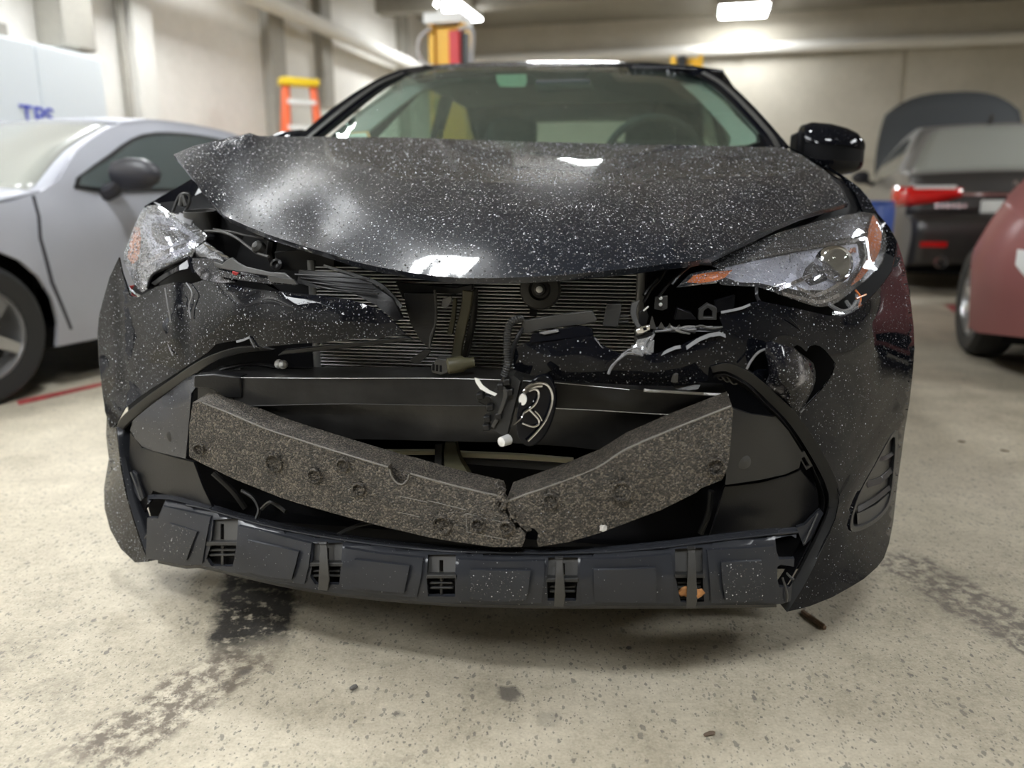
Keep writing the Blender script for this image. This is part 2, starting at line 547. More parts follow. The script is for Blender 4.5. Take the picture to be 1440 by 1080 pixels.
FRONT = {}
def panel(name, outline, mat, parent, ctrl=(), holes=(), thick=0.004, step=10, back=None, smooth=False, ang=35, disp=None, bevel=0.0, t0=None):
    """a piece of the car: outline measured on the photograph, every point at its own depth t; points may carry t themselves"""
    cs = [tuple(p) for p in list(outline) + list(ctrl) if len(p) > 2]
    for h in holes: cs += [tuple(p) for p in h if len(p) > 2]
    ol = [p[:2] for p in outline]
    if smooth: ol = smooth_loop(ol, smooth if isinstance(smooth, int) and smooth > 1 else 3)
    if t0 is not None: f = lambda Q: np.full(len(Q), t0)
    else: f = tps(cs)
    vo, F = fill(ol, [[p[:2] for p in h] for h in holes], step)
    T = f(vo)
    if disp is not None: T = T + disp(vo)
    P3 = np.array([cp(u, v, t) for (u, v), t in zip(vo, T)])
    fl = []
    for q in F:
        a, b, c = P3[q[0]], P3[q[1]], P3[q[2]]
        fl.append(q if np.dot(np.cross(b - a, c - a), CAMC - a) > 0 else tuple(reversed(q)))
    bk = np.array(back if back is not None else (0, thick, 0), float)
    V, FF = shell(P3, fl, bk)
    o = link(name, V, FF, mat, parent, True, ang)
    FRONT.setdefault(name, []).append((o, P3, np.array(fl)))
    if bevel:
        b = o.modifiers.new('bevel', 'BEVEL')
        b.width = bevel
        b.segments = 2
        b.limit_method = 'ANGLE'
        b.angle_limit = math.radians(50)
    return o

def water(P3, F, count, r0, r1, parent, keep=None, flat=.6):
    """water beads standing on a surface: one mesh of many small caps"""
    a, b, c = P3[F[:, 0]], P3[F[:, 1]], P3[F[:, 2]]
    nn = np.cross(b - a, c - a)
    ar = np.linalg.norm(nn, axis=1)
    ok = ar > 1e-12
    a, b, c, nn, ar = a[ok], b[ok], c[ok], nn[ok], ar[ok]
    k = rng.choice(len(ar), count, p=ar / ar.sum())
    x, y = rng.random(count), rng.random(count)
    q = x + y > 1
    x[q], y[q] = 1 - x[q], 1 - y[q]
    P = a[k] + (b - a)[k] * x[:, None] + (c - a)[k] * y[:, None]
    n = nn[k] / ar[k][:, None]
    if keep is not None:
        m = keep(P)
        P, n = P[m], n[m]
    t = np.cross(n, rng.normal(size=n.shape))
    t /= np.linalg.norm(t, axis=1)[:, None]
    s = np.cross(n, t)
    R = r0 + (r1 - r0) * rng.random(len(P)) ** 2.6
    el = 1 + .5 * rng.random(len(P))
    seg = 7
    th = 2 * math.pi * np.arange(seg) / seg
    ring = [(1.0, -.05), (.82, .62)]
    V = []
    for rr, h in ring:
        for w in th:
            V.append(P + t * (R * el * rr * math.cos(w))[:, None] + s * (R * rr * math.sin(w))[:, None] + n * (R * h * flat)[:, None])
    V.append(P + n * (R * flat)[:, None])
    V = np.stack(V, 1)
    m = V.shape[1]
    f4 = [(i, (i + 1) % seg, seg + (i + 1) % seg, seg + i) for i in range(seg)]
    f3 = [(seg + i, seg + (i + 1) % seg, 2 * seg) for i in range(seg)]
    base = (np.arange(len(P)) * m)[:, None, None]
    fq = (np.array(f4)[None] + base).reshape(-1, 4)
    ft = (np.array(f3)[None] + base).reshape(-1, 3)
    me = bpy.data.meshes.new('water_drops')
    nv = len(P) * m
    me.vertices.add(nv)
    me.vertices.foreach_set('co', V.reshape(-1))
    loops = np.concatenate([fq.reshape(-1), ft.reshape(-1)])
    st = np.concatenate([np.arange(len(fq)) * 4, len(fq) * 4 + np.arange(len(ft)) * 3])
    me.loops.add(len(loops))
    me.loops.foreach_set('vertex_index', loops.astype(np.int32))
    me.polygons.add(len(st))
    me.polygons.foreach_set('loop_start', st.astype(np.int32))
    me.polygons.foreach_set('use_smooth', np.ones(len(st), bool))
    me.update(calc_edges=True)
    me.validate()
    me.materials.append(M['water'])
    o = bpy.data.objects.new('water_drops', me)
    COL.objects.link(o)
    o.parent = parent
    o['kind'] = 'stuff'
    return o

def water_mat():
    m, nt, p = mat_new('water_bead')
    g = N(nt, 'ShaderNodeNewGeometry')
    r = ramp(nt, g.outputs['Random Per Island'], [(0.30, (0.010, 0.011, 0.014)), (0.70, (0.075, 0.08, 0.09)), (1.0, (0.62, 0.64, 0.70))])  # palest beads carry painted glints in their base colour
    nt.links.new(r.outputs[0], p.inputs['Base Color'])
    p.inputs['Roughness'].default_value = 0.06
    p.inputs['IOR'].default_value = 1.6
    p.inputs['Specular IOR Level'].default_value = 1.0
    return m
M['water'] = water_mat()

def tubepx(name, pts, r, mat, parent, n=8, k=5, ribs=0.0):
    path = smooth_path([cp(*p) for p in pts], k)
    if ribs:
        # resample and corrugate
        D = np.r_[0, np.cumsum([np.linalg.norm(path[i + 1] - path[i]) for i in range(len(path) - 1)])]
        m = int(D[-1] / ribs) * 2
        S = np.linspace(0, D[-1], m)
        path = [np.array([np.interp(s, D, [p[i] for p in path]) for i in range(3)]) for s in S]
        r = [r * (1.0 if i % 2 else 0.78) for i in range(m)]
    return MB().tube(path, r, n).build(name, mat, parent)

# ================================================================== the room
def R3(a, b, z=0.0):
    q = RA * a + RB * b
    return np.array([q[0], q[1], z])

def concrete(name, lo, hi, scale=1.2, pit=0.0, rough=0.75, courses=None, bump=0.004):
    m, nt, p = mat_new(name)
    tc = N(nt, 'ShaderNodeTexCoord')
    n = N(nt, 'ShaderNodeTexNoise', i_Scale=scale, i_Detail=9.0, i_Roughness=0.62)
    nt.links.new(tc.outputs['Object'], n.inputs['Vector'])
    n2 = N(nt, 'ShaderNodeTexNoise', i_Scale=scale * 18, i_Detail=4.0)
    nt.links.new(tc.outputs['Object'], n2.inputs['Vector'])
    s = math_n(nt, 'MULTIPLY_ADD', n2.outputs[0], 0.3, math_n(nt, 'MULTIPLY', n.outputs[0], 0.75))
    r = ramp(nt, s, [(0.32, lo), (0.68, hi)])
    nt.links.new(r.outputs[0], p.inputs['Base Color'])
    p.inputs['Roughness'].default_value = rough
    b = N(nt, 'ShaderNodeBump', i_Strength=0.7, i_Distance=bump)
    h = n2.outputs[0]
    if courses:
        sx = N(nt, 'ShaderNodeSeparateXYZ')
        nt.links.new(tc.outputs['Object'], sx.inputs[0])
        fr = math_n(nt, 'FRACT', math_n(nt, 'MULTIPLY', sx.outputs[2], 1.0 / courses))
        g = math_n(nt, 'LESS_THAN', fr, 0.06)
        h = math_n(nt, 'MULTIPLY_ADD', g, -1.5, n2.outputs[0])
    nt.links.new(h, b.inputs['Height'])
    nt.links.new(b.outputs[0], p.inputs['Normal'])
    return m

M['wall_left'] = concrete('painted_block_wall', (0.70, 0.675, 0.62), (0.84, 0.81, 0.76), 0.8, courses=0.2)
M['wall_back'] = concrete('grey_painted_concrete', (0.42, 0.39, 0.32), (0.56, 0.52, 0.44), 0.9, courses=0.3, bump=0.01)
M['ceiling'] = concrete('ceiling_concrete', (0.22, 0.205, 0.175), (0.32, 0.30, 0.255), 0.7)
M['trim_grey'] = concrete('grey_trim', (0.30, 0.285, 0.25), (0.40, 0.38, 0.33), 1.5)
M['trim_white'] = concrete('white_painted_trim', (0.70, 0.68, 0.63), (0.80, 0.78, 0.73), 1.5)

def floor_mat():
    m, nt, p = mat_new('worn_concrete_floor')
    geo = N(nt, 'ShaderNodeNewGeometry')
    pos = geo.outputs['Position']
    def noise(sc, det=8.0, ro=0.6, src=pos):
        n = N(nt, 'ShaderNodeTexNoise', i_Scale=sc, i_Detail=det, i_Roughness=ro)
        nt.links.new(src, n.inputs['Vector'])
        return n.outputs[0]
    big, mid, fine, grit = noise(1.1), noise(7.0), noise(55.0, 6.0), noise(190.0, 3.0)
    s = math_n(nt, 'MULTIPLY_ADD', big, 0.42, math_n(nt, 'MULTIPLY_ADD', mid, 0.30, math_n(nt, 'MULTIPLY_ADD', grit, 0.24, math_n(nt, 'MULTIPLY', fine, 0.24))))
    base = ramp(nt, s, [(0.43, (0.24, 0.21, 0.155)), (0.58, (0.465, 0.415, 0.318)), (0.72, (0.63, 0.567, 0.447))])
    # aggregate: small dark stones showing through
    mp = N(nt, 'ShaderNodeMapping')
    mp.inputs['Scale'].default_value = (1.0, 0.62, 1.0)
    mp.inputs['Rotation'].default_value = (0, 0, 0.4)
    nt.links.new(pos, mp.inputs[0])
    stones = None
    for sc, share, rad in ((62.0, 0.26, 0.24), (110.0, 0.42, 0.32), (200.0, 0.45, 0.34)):
        v = N(nt, 'ShaderNodeTexVoronoi', i_Scale=sc)
        wv = N(nt, 'ShaderNodeVectorMath', operation='MULTIPLY_ADD')
        n3 = N(nt, 'ShaderNodeTexNoise', i_Scale=sc * 1.5, i_Detail=2.0)
        nt.links.new(pos, n3.inputs['Vector'])
        nt.links.new(n3.outputs['Color'], wv.inputs[0])
        wv.inputs[1].default_value = (0.7 / sc,) * 3
        nt.links.new(mp.outputs[0], wv.inputs[2])
        nt.links.new(wv.outputs[0], v.inputs['Vector'])
        sep = N(nt, 'ShaderNodeSeparateColor')
        nt.links.new(v.outputs['Color'], sep.inputs[0])
        on = math_n(nt, 'LESS_THAN', sep.outputs[0], math_n(nt, 'MULTIPLY', math_n(nt, 'GREATER_THAN', mid, 0.36), share))
        d = math_n(nt, 'MULTIPLY', on, math_n(nt, 'LESS_THAN', v.outputs['Distance'], math_n(nt, 'MULTIPLY', sep.outputs[1], rad + 0.08)))
        d = math_n(nt, 'MULTIPLY', d, math_n(nt, 'MULTIPLY_ADD', sep.outputs[2], 0.55, 0.38))
        stones = d if stones is None else math_n(nt, 'MAXIMUM', stones, d)
    def mix(a, b, f):
        x = N(nt, 'ShaderNodeMix', data_type='RGBA')
        nt.links.new(f, x.inputs[0])
        nt.links.new(a, x.inputs[6])
        x.inputs[7].default_value = hexn(b)
        return x.outputs[2]
    col = mix(base.outputs[0], (0.10, 0.095, 0.09), stones)
    # tyre tracks: rubber bars left along strips of floor
    def track(A, B, w0, w1, col, colr, amount, wet=False):
        mk, ac, al = seg_mask(nt, pos, A, B, w0, w1, 0.03)
        wob = noise(34.0, 7.0, 0.72)
        bars = math_n(nt, 'SINE', math_n(nt, 'MULTIPLY_ADD', al, 150.0, math_n(nt, 'MULTIPLY', wob, 9.0)))
        ribs = math_n(nt, 'SINE', math_n(nt, 'MULTIPLY_ADD', ac, 190.0, math_n(nt, 'MULTIPLY', wob, 5.0)))
        pat = math_n(nt, 'MULTIPLY_ADD', bars, 0.015, math_n(nt, 'MULTIPLY_ADD', ribs, 0.03, wob))
        lo = 0.31 if wet else 0.42
        k = N(nt, 'ShaderNodeMapRange', clamp=True)
        k.inputs['From Min'].default_value = lo
        k.inputs['From Max'].default_value = lo + (0.16 if wet else 0.14)
        nt.links.new(pat, k.inputs['Value'])
        f = math_n(nt, 'MULTIPLY', mk, math_n(nt, 'MULTIPLY', k.outputs[0], amount))
        return mix(col, colr, f), mk
    a, b = G(375, 905), G(60, 1110)
    col, _ = track(a, b, 0.085, 0.085, col, (0.13, 0.105, 0.08), 0.92)
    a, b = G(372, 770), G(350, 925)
    col, wet = track(a, b, 0.105, 0.095, col, (0.020, 0.018, 0.016), 0.97, True)  # near-black patch where the left track begins, broken up by noise
    a, b = G(1235, 770), G(1560, 960)
    col, _ = track(a, b, 0.09, 0.09, col, (0.14, 0.12, 0.10), 0.92)
    # a few oily spots
    for (u, v, r, am) in ((715, 975, 0.030, .8), (497, 970, 0.016, .7), (345, 945, 0.02, .6), (1010, 1035, 0.02, .35), (770, 1010, .03, .3), (560, 1005, 0.014, .6)):
        c = G(u, v)
        vd = N(nt, 'ShaderNodeVectorMath', operation='DISTANCE')
        nt.links.new(pos, vd.inputs[0])
        vd.inputs[1].default_value = tuple(c)
        q = math_n(nt, 'MULTIPLY_ADD', noise(60.0, 3.0), 0.03, vd.outputs['Value'])
        f = math_n(nt, 'MULTIPLY', math_n(nt, 'DIVIDE', math_n(nt, 'SUBTRACT', r + 0.013, q), 0.012, clamp=True), am)
        col = mix(col, (0.10, 0.09, 0.08), f)
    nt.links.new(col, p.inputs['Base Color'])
    rg = math_n(nt, 'MULTIPLY_ADD', mid, 0.3, 0.42)
    nt.links.new(rg, p.inputs['Roughness'])
    h = math_n(nt, 'MULTIPLY_ADD', stones, -0.6, math_n(nt, 'MULTIPLY_ADD', grit, 0.5, fine))
    bp = N(nt, 'ShaderNodeBump', i_Strength=0.8, i_Distance=0.0016)
    nt.links.new(h, bp.inputs['Height'])
    nt.links.new(bp.outputs[0], p.inputs['Normal'])
    return m
M['floor'] = floor_mat()

def room_box(name, a0, a1, b0, b1, z0, z1, mat, kind='structure', parent=None, bevel=0.0):
    c = R3((a0 + a1) / 2, (b0 + b1) / 2, (z0 + z1) / 2)
    o = MB().box(c, (a1 - a0, b1 - b0, z1 - z0), RYAW).build(name, mat, parent, bevel=bevel)
    if kind: o['kind'] = kind
    return o

room_box('floor', -LEFT_D - .3, RIGHT_D + .3, FRONT_D - .3, BACK_D + .3, -0.2, 0.0, M['floor'])
ceil_o = room_box('ceiling', -LEFT_D - .3, RIGHT_D + .3, FRONT_D - .3, BACK_D + .3, CEIL, CEIL + 0.2, M['ceiling'])
wl = room_box('wall_left', -LEFT_D - .3, -LEFT_D, FRONT_D, BACK_D, 0, CEIL, M['wall_left'])
wb = room_box('wall_back', -LEFT_D - .3, RIGHT_D + .3, BACK_D, BACK_D + .3, 0, CEIL, M['wall_back'])
room_box('wall_right', RIGHT_D, RIGHT_D + .3, FRONT_D, BACK_D, 0, CEIL, M['wall_back'])
room_box('wall_front', -LEFT_D - .3, RIGHT_D + .3, FRONT_D - .3, FRONT_D, 0, CEIL, M['ceiling'])
# poured panels of the back wall, standing proud with open joints between
xs = [-5.2, -2.35, .35, 3.08, 5.8, 8.9]
for i in range(5):
    for (z0, z1) in ((0.02, 1.48), (1.50, 3.28)):
        o = room_box('concrete_panel', xs[i] + .035, xs[i + 1] - .035, BACK_D - .03, BACK_D, z0, z1, M['wall_back'], None, wb)
# ceiling beams run parallel to the back wall
tn = 1
for b in (0.9, 3.9, 6.9, 9.9, 12.4):
    room_box('trim_%d' % tn, -LEFT_D, RIGHT_D, b - .16, b + .16, CEIL - .30, CEIL, M['ceiling'])
    tn += 1
# ledge pipe under the ceiling of the back wall
o = MB().tube([R3(-LEFT_D + .1, BACK_D - .12, 3.40), R3(RIGHT_D, BACK_D - .12, 3.40)], 0.10, 14).build('trim_%d' % tn, M['trim_white'])
o['kind'] = 'structure'; tn += 1
# pilasters of the left wall
for (b, w, m_) in ((6.62, .26, 'trim_white'), (9.0, .35, 'trim_grey'), (10.3, .3, 'trim_grey'), (13.2, .3, 'trim_grey')):
    room_box('trim_%d' % tn, -LEFT_D, -LEFT_D + .12, b - w / 2, b + w / 2, 0, CEIL, M[m_])
    tn += 1
def wall_thing(name, label, cat, path, r, mat):
    o = MB().tube(path, r, 14).build(name, mat)
    return setp(o, label, cat)
wall_thing('ceiling_pipe', 'thick white pipe running along the top of the left wall', 'pipe',
           [R3(-LEFT_D + .32, -2, 3.02), R3(-LEFT_D + .32, BACK_D - .3, 3.02)], .10, M['trim_white'])
wall_thing('drain_pipe', 'pale grey pipe running down the left wall beside the white cabinet', 'pipe',
           [R3(-LEFT_D + .10, 5.92, 0), R3(-LEFT_D + .10, 5.92, 4.0)], .055, M['trim_white'])
wall_thing('conduit', 'thin white pipe running down the left wall, next to the pilaster', 'pipe',
           [R3(-LEFT_D + .06, 6.40, 0), R3(-LEFT_D + .06, 6.40, 4.0)], .035, M['trim_grey'])

o = room_box('wall_duct', -LEFT_D, -LEFT_D + .25, 5.50, 5.86, 2.05, 3.95, M['trim_grey'], None, None, .02)
setp(o, 'grey sheet metal duct on the left wall above the white cabinet', 'duct')
# ------------------------------------------------------------------ lamps
M['lamp_case'] = plain('white_lamp_case', (0.75, 0.75, 0.73), 0.5)
for (a, b, sa, sb, k, w) in LAMPS:
    r = thing('ceiling_lamp', 'white fluorescent ceiling lamp, lit, ' + w, 'lamp', tuple(R3(a, b, CEIL)), RYAW, 'ceiling lamps of the garage')
    drop = 0.13
    for q in (0.9, 3.9, 6.9, 9.9, 12.4):
        if abs(b - q) < .2 + sb / 2: drop = 0.36
    lm = plain('lit_lamp_panel', (0.9, 0.9, 0.9), 0.5, em=(0.95, 0.98, 1.0), ems=LAMP_POWER * k)
    MB().box((0, 0, -drop / 2), (sa, sb, drop)).build('lamp_case', M['lamp_case'], r)
    MB().box((0, 0, -drop - .012), (sa * .94, sb * .96, .024)).build('diffuser', lm, r)

# ------------------------------------------------------------------ two-post lift
M['yellow'] = plain('yellow_lift_paint', (0.85, 0.50, 0.04), 0.4)
M['red_box'] = plain('red_enamel', (0.62, 0.04, 0.05), 0.4)
M['cable'] = plain('grey_cable', (0.45, 0.44, 0.44), 0.5)
M['black'] = plain('black_enamel', (0.02, 0.02, 0.02), 0.4)
P1 = raydir(634, 60) * 8.3
P2 = raydir(966, 90) * 9.9
def lift_post(p, label, h):
    r = thing('lift_post', label, 'car lift', (p[0], p[1], 0), RYAW, 'posts of the two-post car lift')
    m = MB()
    m.box((-.17, 0, h / 2), (.06, .30, h)).box((.17, 0, h / 2), (.06, .30, h)).box((0, .13, h / 2), (.34, .04, h))
    m.build('column', M['yellow'], r)
    MB().box((0, 0, .015), (.5, .5, .03)).build('base_plate', M['yellow'], r)
    MB().box((0, -.02, h * .42), (.26, .22, .5)).build('carriage', M['black'], r)
    MB().box((0, -.10, h * .5), (.27, .02, h * .98)).build('cover_strip', M['yellow'], r)
    return r
l1 = lift_post(P1, 'yellow car lift post with red box and white cap, behind the wrecked car roof', 2.66)
MB().box((-.02, -.02, 2.71), (.42, .38, .10)).build('cap', M['white_plastic'], l1)
MB().box((.12, -.20, 2.30), (.13, .10, .55)).build('control_box', M['red_box'], l1, bevel=.02)
MB().box((.22, -.16, 2.30), (.05, .12, .50)).build('side_plate', M['black'], l1)
MB().tube(smooth_path([(-.16, -.17, 2.62), (-.28, -.19, 2.52), (-.30, -.19, 2.36), (-.2, -.19, 2.25), (0, -.19, 2.22), (.14, -.21, 2.24)]), .022, 8).build('cable', M['cable'], l1)
MB().tube(smooth_path([(.14, -.17, 2.58), (.26, -.19, 2.60), (.31, -.19, 2.52), (.29, -.19, 2.30), (.26, -.19, 1.9)]), .022, 8).build('cable', M['cable'], l1)
MB().tube([(-.11, 0, 2.74), (-.11, 0, CEIL)], .03, 8).build('conduit', M['white_plastic'], l1)
l2 = lift_post(P2, 'yellow car lift post with black middle, right of the wrecked car roof', 2.62)
MB().box((-.06, -.135, 2.3), (.11, .05, .64)).build('inner_track', M['black'], l2)

# ------------------------------------------------------------------ ladder, cabinet, board, barrel
M['orange'] = plain('orange_fibreglass', (0.80, 0.13, 0.03), 0.45)
M['ladder_yellow'] = plain('yellow_ladder_cap', (0.85, 0.60, 0.02), 0.45)
lp = raydir(424, 170) * 8.6
r = thing('step_ladder', 'orange fibreglass step ladder with yellow cap against the left wall', 'ladder', (lp[0], lp[1], 0), RYAW + .75)
for sgn in (-1, 1):
    MB().tube([(sgn * .26, -.22, 0), (sgn * .15, .0, 2.08)], .045, 6).build('rail', M['orange'], r)
    MB().tube([(sgn * .28, .28, 0), (sgn * .16, .05, 2.04)], .03, 6).build('rear_rail', M['orange'], r)
for i in range(7):
    z = .28 + i * .27
    q = z / 2.08
    MB().box((0, -.22 * (1 - q), z), (2 * (.26 - .11 * q), .10, .045)).build('step', M['white_plastic'], r)
MB().box((0, .02, 2.11), (.42, .20, .08)).build('cap', M['ladder_yellow'], r, bevel=.015)

M['cabinet'] = plain('white_cabinet', (0.74, 0.78, 0.80), 0.45)
M['blue'] = plain('blue_print', (0.04, 0.06, 0.50), 0.5)
# doors face the room (towards +a)
ca, cb, cz = -LEFT_D + .42, 4.68, 1.98
rc = thing('cabinet', 'tall white cabinet with blue lettering behind the silver coupe', 'cabinet', tuple(R3(ca - .2, cb, 0)), RYAW)
MB().box((0, 0, cz / 2), (.40, 2.0, cz)).build('carcass', M['cabinet'], rc, bevel=.006)
for i, y in enumerate((-.66, 0.0, .66)):
    d = MB().box((.21, y, cz / 2 + .03), (.02, .645, cz - .1)).build('door', M['cabinet'], rc, bevel=.004)
    MB().box((.232, y + .25, 1.05), (.02, .02, .18)).build('handle', M['chrome'], d)
def text3(name, s, size, mat, parent, loc, rot, depth=.002):
    c = bpy.data.curves.new(name, 'FONT')
    c.body = s
    c.size = size
    c.extrude = depth
    c.align_x = 'CENTER'
    c.align_y = 'CENTER'
    c.materials.append(mat)
    tmp = bpy.data.objects.new(name, c)
    COL.objects.link(tmp)
    bpy.context.view_layer.update()
    me = bpy.data.meshes.new_from_object(tmp.evaluated_get(bpy.context.evaluated_depsgraph_get()))
    bpy.data.objects.remove(tmp)
    o = bpy.data.objects.new(name, me)
    COL.objects.link(o)
    o.location = loc
    o.rotation_euler = rot
    o.parent = parent
    return o
text3('lettering', 'TPS', .20, M['blue'], rc, (.224, .27, 1.45), (math.pi / 2, 0, math.pi / 2))
o = MB().box(R3(ca - .2, 4.72, cz + .05), (.3, .3, .10), RYAW).build('cardboard_flat', M['trim_grey'], None, bevel=.01)
setp(o, 'flat grey box lying on top of the white cabinet', 'box')

bp = raydir(475, 170) * 9.6
r = thing('framed_board', 'pale board in a grey frame propped by the left wall behind the ladder', 'board', (bp[0], bp[1], 0), RYAW + .9)
MB().box((0, 0, 1.0), (.52, .03, 1.9)).build('board_face', M['label_white'], r)
m = MB()
m.box((-.27, 0, .98), (.05, .06, 1.96)).box((.27, 0, .98), (.05, .06, 1.96)).box((0, 0, 1.95), (.58, .06, .05)).box((0, 0, .06), (.58, .06, .05))
m.build('frame', M['trim_grey'], r)

M['blue_drum'] = plain('blue_plastic_drum', (0.04, 0.09, 0.33), 0.4)
dp = raydir(1226, 300) * 7.0
r = thing('drum', 'blue plastic drum beside the black sedan', 'drum', (dp[0], dp[1], 0))
MB().lathe([(.17, 0), (.19, .03), (.195, .24), (.20, .255), (.195, .27), (.195, .50), (.20, .515), (.195, .53), (.19, .78), (.17, .82)], (0, 0, 0)).build('barrel', M['blue_drum'], r)
MB().lathe([(.18, .815), (.18, .84), (.155, .845), (0, .84)], (0, 0, 0)).build('lid', M['blue_drum'], r)

# painted red marks on the floor
M['red_line'] = plain('worn_red_floor_paint', (0.35, 0.05, 0.05), 0.6, var=.4, vscale=30)
def floor_strip(name, pts, mat, label):
    n = len(pts)
    q = [G(u, v) for (u, v) in pts]
    m = MB().add([(p[0], p[1], .0005) for p in q] + [(p[0], p[1], .003) for p in q], [tuple(range(n, 2 * n)), tuple(reversed(range(n)))] + [(i, (i + 1) % n, n + (i + 1) % n, n + i) for i in range(n)])
    o = m.build(name, mat)
    return setp(o, label, 'floor line')
floor_strip('red_line', [(26, 570), (24, 564), (146, 538), (146, 542)], M['red_line'], 'faded red line painted on the floor beside the silver coupe')
floor_strip('red_line', [(1328, 429), (1348, 429), (1356, 446), (1340, 438)], M['red_line'], 'faded red line painted on the floor between red car and black sedan')

# ================================================================== parked cars
def wheel(parent, c, r, w, side, spokes=5, steer=0.0, alloy='alloy'):
    """a wheel with its tyre: centre c, axle along s; side = +1/-1 outer face"""
    ax = Vector((math.cos(steer) * side, math.sin(steer) * side, 0))
    t = MB().lathe([(r * .66, -w / 2), (r * .90, -w / 2), (r * .985, -w * .38), (r, -w * .2), (r, w * .2), (r * .985, w * .38), (r * .90, w / 2), (r * .66, w / 2 - .01), (r * .64, 0), (r * .66, -w / 2)], c, ax, 40)
    ty = t.build('wheel', M['rubber'], parent)
    rim = MB().lathe([(r * .63, -w * .4), (r * .66, w * .42), (r * .62, w * .44), (r * .58, w * .30), (r * .56, -w * .4)], c, ax, 40)
    x = ax.orthogonal().normalized()
    y = ax.cross(x)
    for k in range(spokes):
        a = 2 * math.pi * k / spokes
        d = x * math.cos(a) + y * math.sin(a)
        q = x * -math.sin(a) + y * math.cos(a)
        C = Vector(c) + ax * (w * .30)
        pts = []
        for (rr, hw) in ((r * .08, .05 * r * 2), (r * .60, .035 * r * 2)):
            for e in (-1, 1):
                for h in (0, w * .10):
                    pts.append(C + d * rr + q * (e * hw) + ax * h)
        rim.add(pts, [(0, 2, 6, 4), (1, 5, 7, 3), (0, 4, 5, 1), (2, 3, 7, 6), (0, 1, 3, 2), (4, 6, 7, 5)])
    rim.lathe([(0, w * .42), (r * .14, w * .42), (r * .16, w * .30)], c, ax, 20)
    rim.build('rim', M[alloy], ty)
    return ty

class Car:
    def __init__(s, W, H, belt, top, sill=.2, plan=(.26, .5, .2, .5), tumble=.30, dome=.03):
        s.W, s.H, s.belt, s.top, s.sill, s.plan, s.tumble, s.dome = W, H, belt, top, sill, plan, tumble, dome
        s.L = max(p[0] for p in top)
    def hw(s, t, z):
        h = s.W / 2
        a, ta, b, tb = s.plan
        if t < ta: h -= a * (1 - max(t, 0) / ta) ** 2.2
        if t > s.L - tb: h -= b * (1 - max(s.L - t, 0) / tb) ** 2.2
        if z > s.belt:
            q = (z - s.belt) / (s.H - s.belt)
            h -= s.tumble * (0.55 * q + .45 * q * q) + .03
        else:
            q = abs(z - .55) / .45
            h -= .035 * q * q + max(0, (z - s.belt + .12) / .12) ** 2 * .03
        return max(h, .05)
    def side(s, name, poly, mat, parent, sgn, off=0.0, step=.07, holes=(), thick=.02):
        vo, F = fill(poly, holes, step)
        P = np.array([(sgn * (s.hw(t, z) + off), t, z) for t, z in vo])
        fl = []
        for q in F:
            a, b, c = P[q[0]], P[q[1]], P[q[2]]
            fl.append(q if np.cross(b - a, c - a)[0] * sgn > 0 else tuple(reversed(q)))
        V, FF = shell(P, fl, np.array((-sgn * thick, 0, 0)))
        return link(name, V, FF, mat, parent, True, 40)
    def strip(s, name, pts, mat, parent, inset=0.0, lift=0.0, n=13, thick=.015):
        rows = []
        P = smooth_path([(p[0], p[1]) for p in pts], 4)
        for (t, z) in P:
            w = s.hw(t, z) - inset
            rows.append([np.array((w * (-1 + 2 * k / (n - 1)), t, z + lift + s.dome * (1 - (-1 + 2 * k / (n - 1)) ** 2))) for k in range(n)])
        m = MB().grid(rows)
        o = m.build(name, mat, parent, ang=50)
        sol = o.modifiers.new('solid', 'SOLIDIFY')
        sol.thickness = thick
        sol.offset = 0
        return o
def arch(t, r, n=12, z0=.2):
    a0 = math.asin(max(-1, min(1, (z0 - .31) / r)))
    out = []
    for k in range(n + 1):
        a = math.pi - a0 + (2 * a0 - math.pi) * k / n
        out.append((t + r * math.cos(a), .31 + r * math.sin(a)))
    return out  # from front (small t) to rear over the top

def shadow_gap(poly):
    return poly

# --- silver coupe on the left
M['silver'] = plain('dull_silver_primer', (0.44, 0.45, 0.50), 0.45, spec=.4, var=.06, vscale=2.0)
M['car_glass'] = plain('car_window_glass', (0.10, 0.12, 0.12), 0.06, spec=.8)
M['dusty_glass'] = plain('dusty_windscreen', (0.30, 0.31, 0.28), 0.30, spec=.7, coat=.7)
M['groove'] = plain('panel_gap', (0.06, 0.06, 0.07), 0.8)
M['mirror_black'] = plain('black_mirror_housing', (0.014, 0.014, 0.02), 0.4)
T = np.array([math.cos(math.radians(70)), math.sin(math.radians(70)), 0]); S = np.array([T[1], -T[0], 0])
wc = G(-28, 570)
O = wc - .80 * S - .85 * T
coupe = thing('coupe', 'silver grey primed coupe with black side mirror, left of the wrecked car', 'car', (O[0], O[1], 0), math.atan2(-T[0], T[1]))
c = Car(1.78, 1.30, .90, [(0, .30), (4.24, .3)], plan=(.30, .7, .25, .6), tumble=.26)
hood = [(.02, .42), (.06, .58), (.25, .70), (.7, .80), (1.25, .90)]
ws = [(1.25, .90), (1.55, 1.10), (1.95, 1.26)]
rf = [(1.95, 1.26), (2.3, 1.30), (2.75, 1.28), (3.0, 1.23)]
rw = [(3.0, 1.23), (3.35, 1.10), (3.68, .98)]
tr = [(3.68, .98), (4.1, .95), (4.2, .85), (4.24, .40)]
c.strip('hood', hood, M['silver'], coupe)
c.strip('roof', rf, M['silver'], coupe)
c.strip('trunk', tr, M['silver'], coupe)
c.strip('windshield', ws, M['dusty_glass'], coupe, inset=.085, lift=-.004)
c.strip('windshield_frame', ws, M['silver'], coupe, lift=-.016)
c.strip('rear_window', rw, M['car_glass'], coupe, inset=.06)
c.strip('rear_frame', rw, M['silver'], coupe, lift=-.012)
topc = hood + ws[1:] + rf[1:] + rw[1:] + tr[1:]
topc = [tuple(p) for p in smooth_path(topc, 3)]
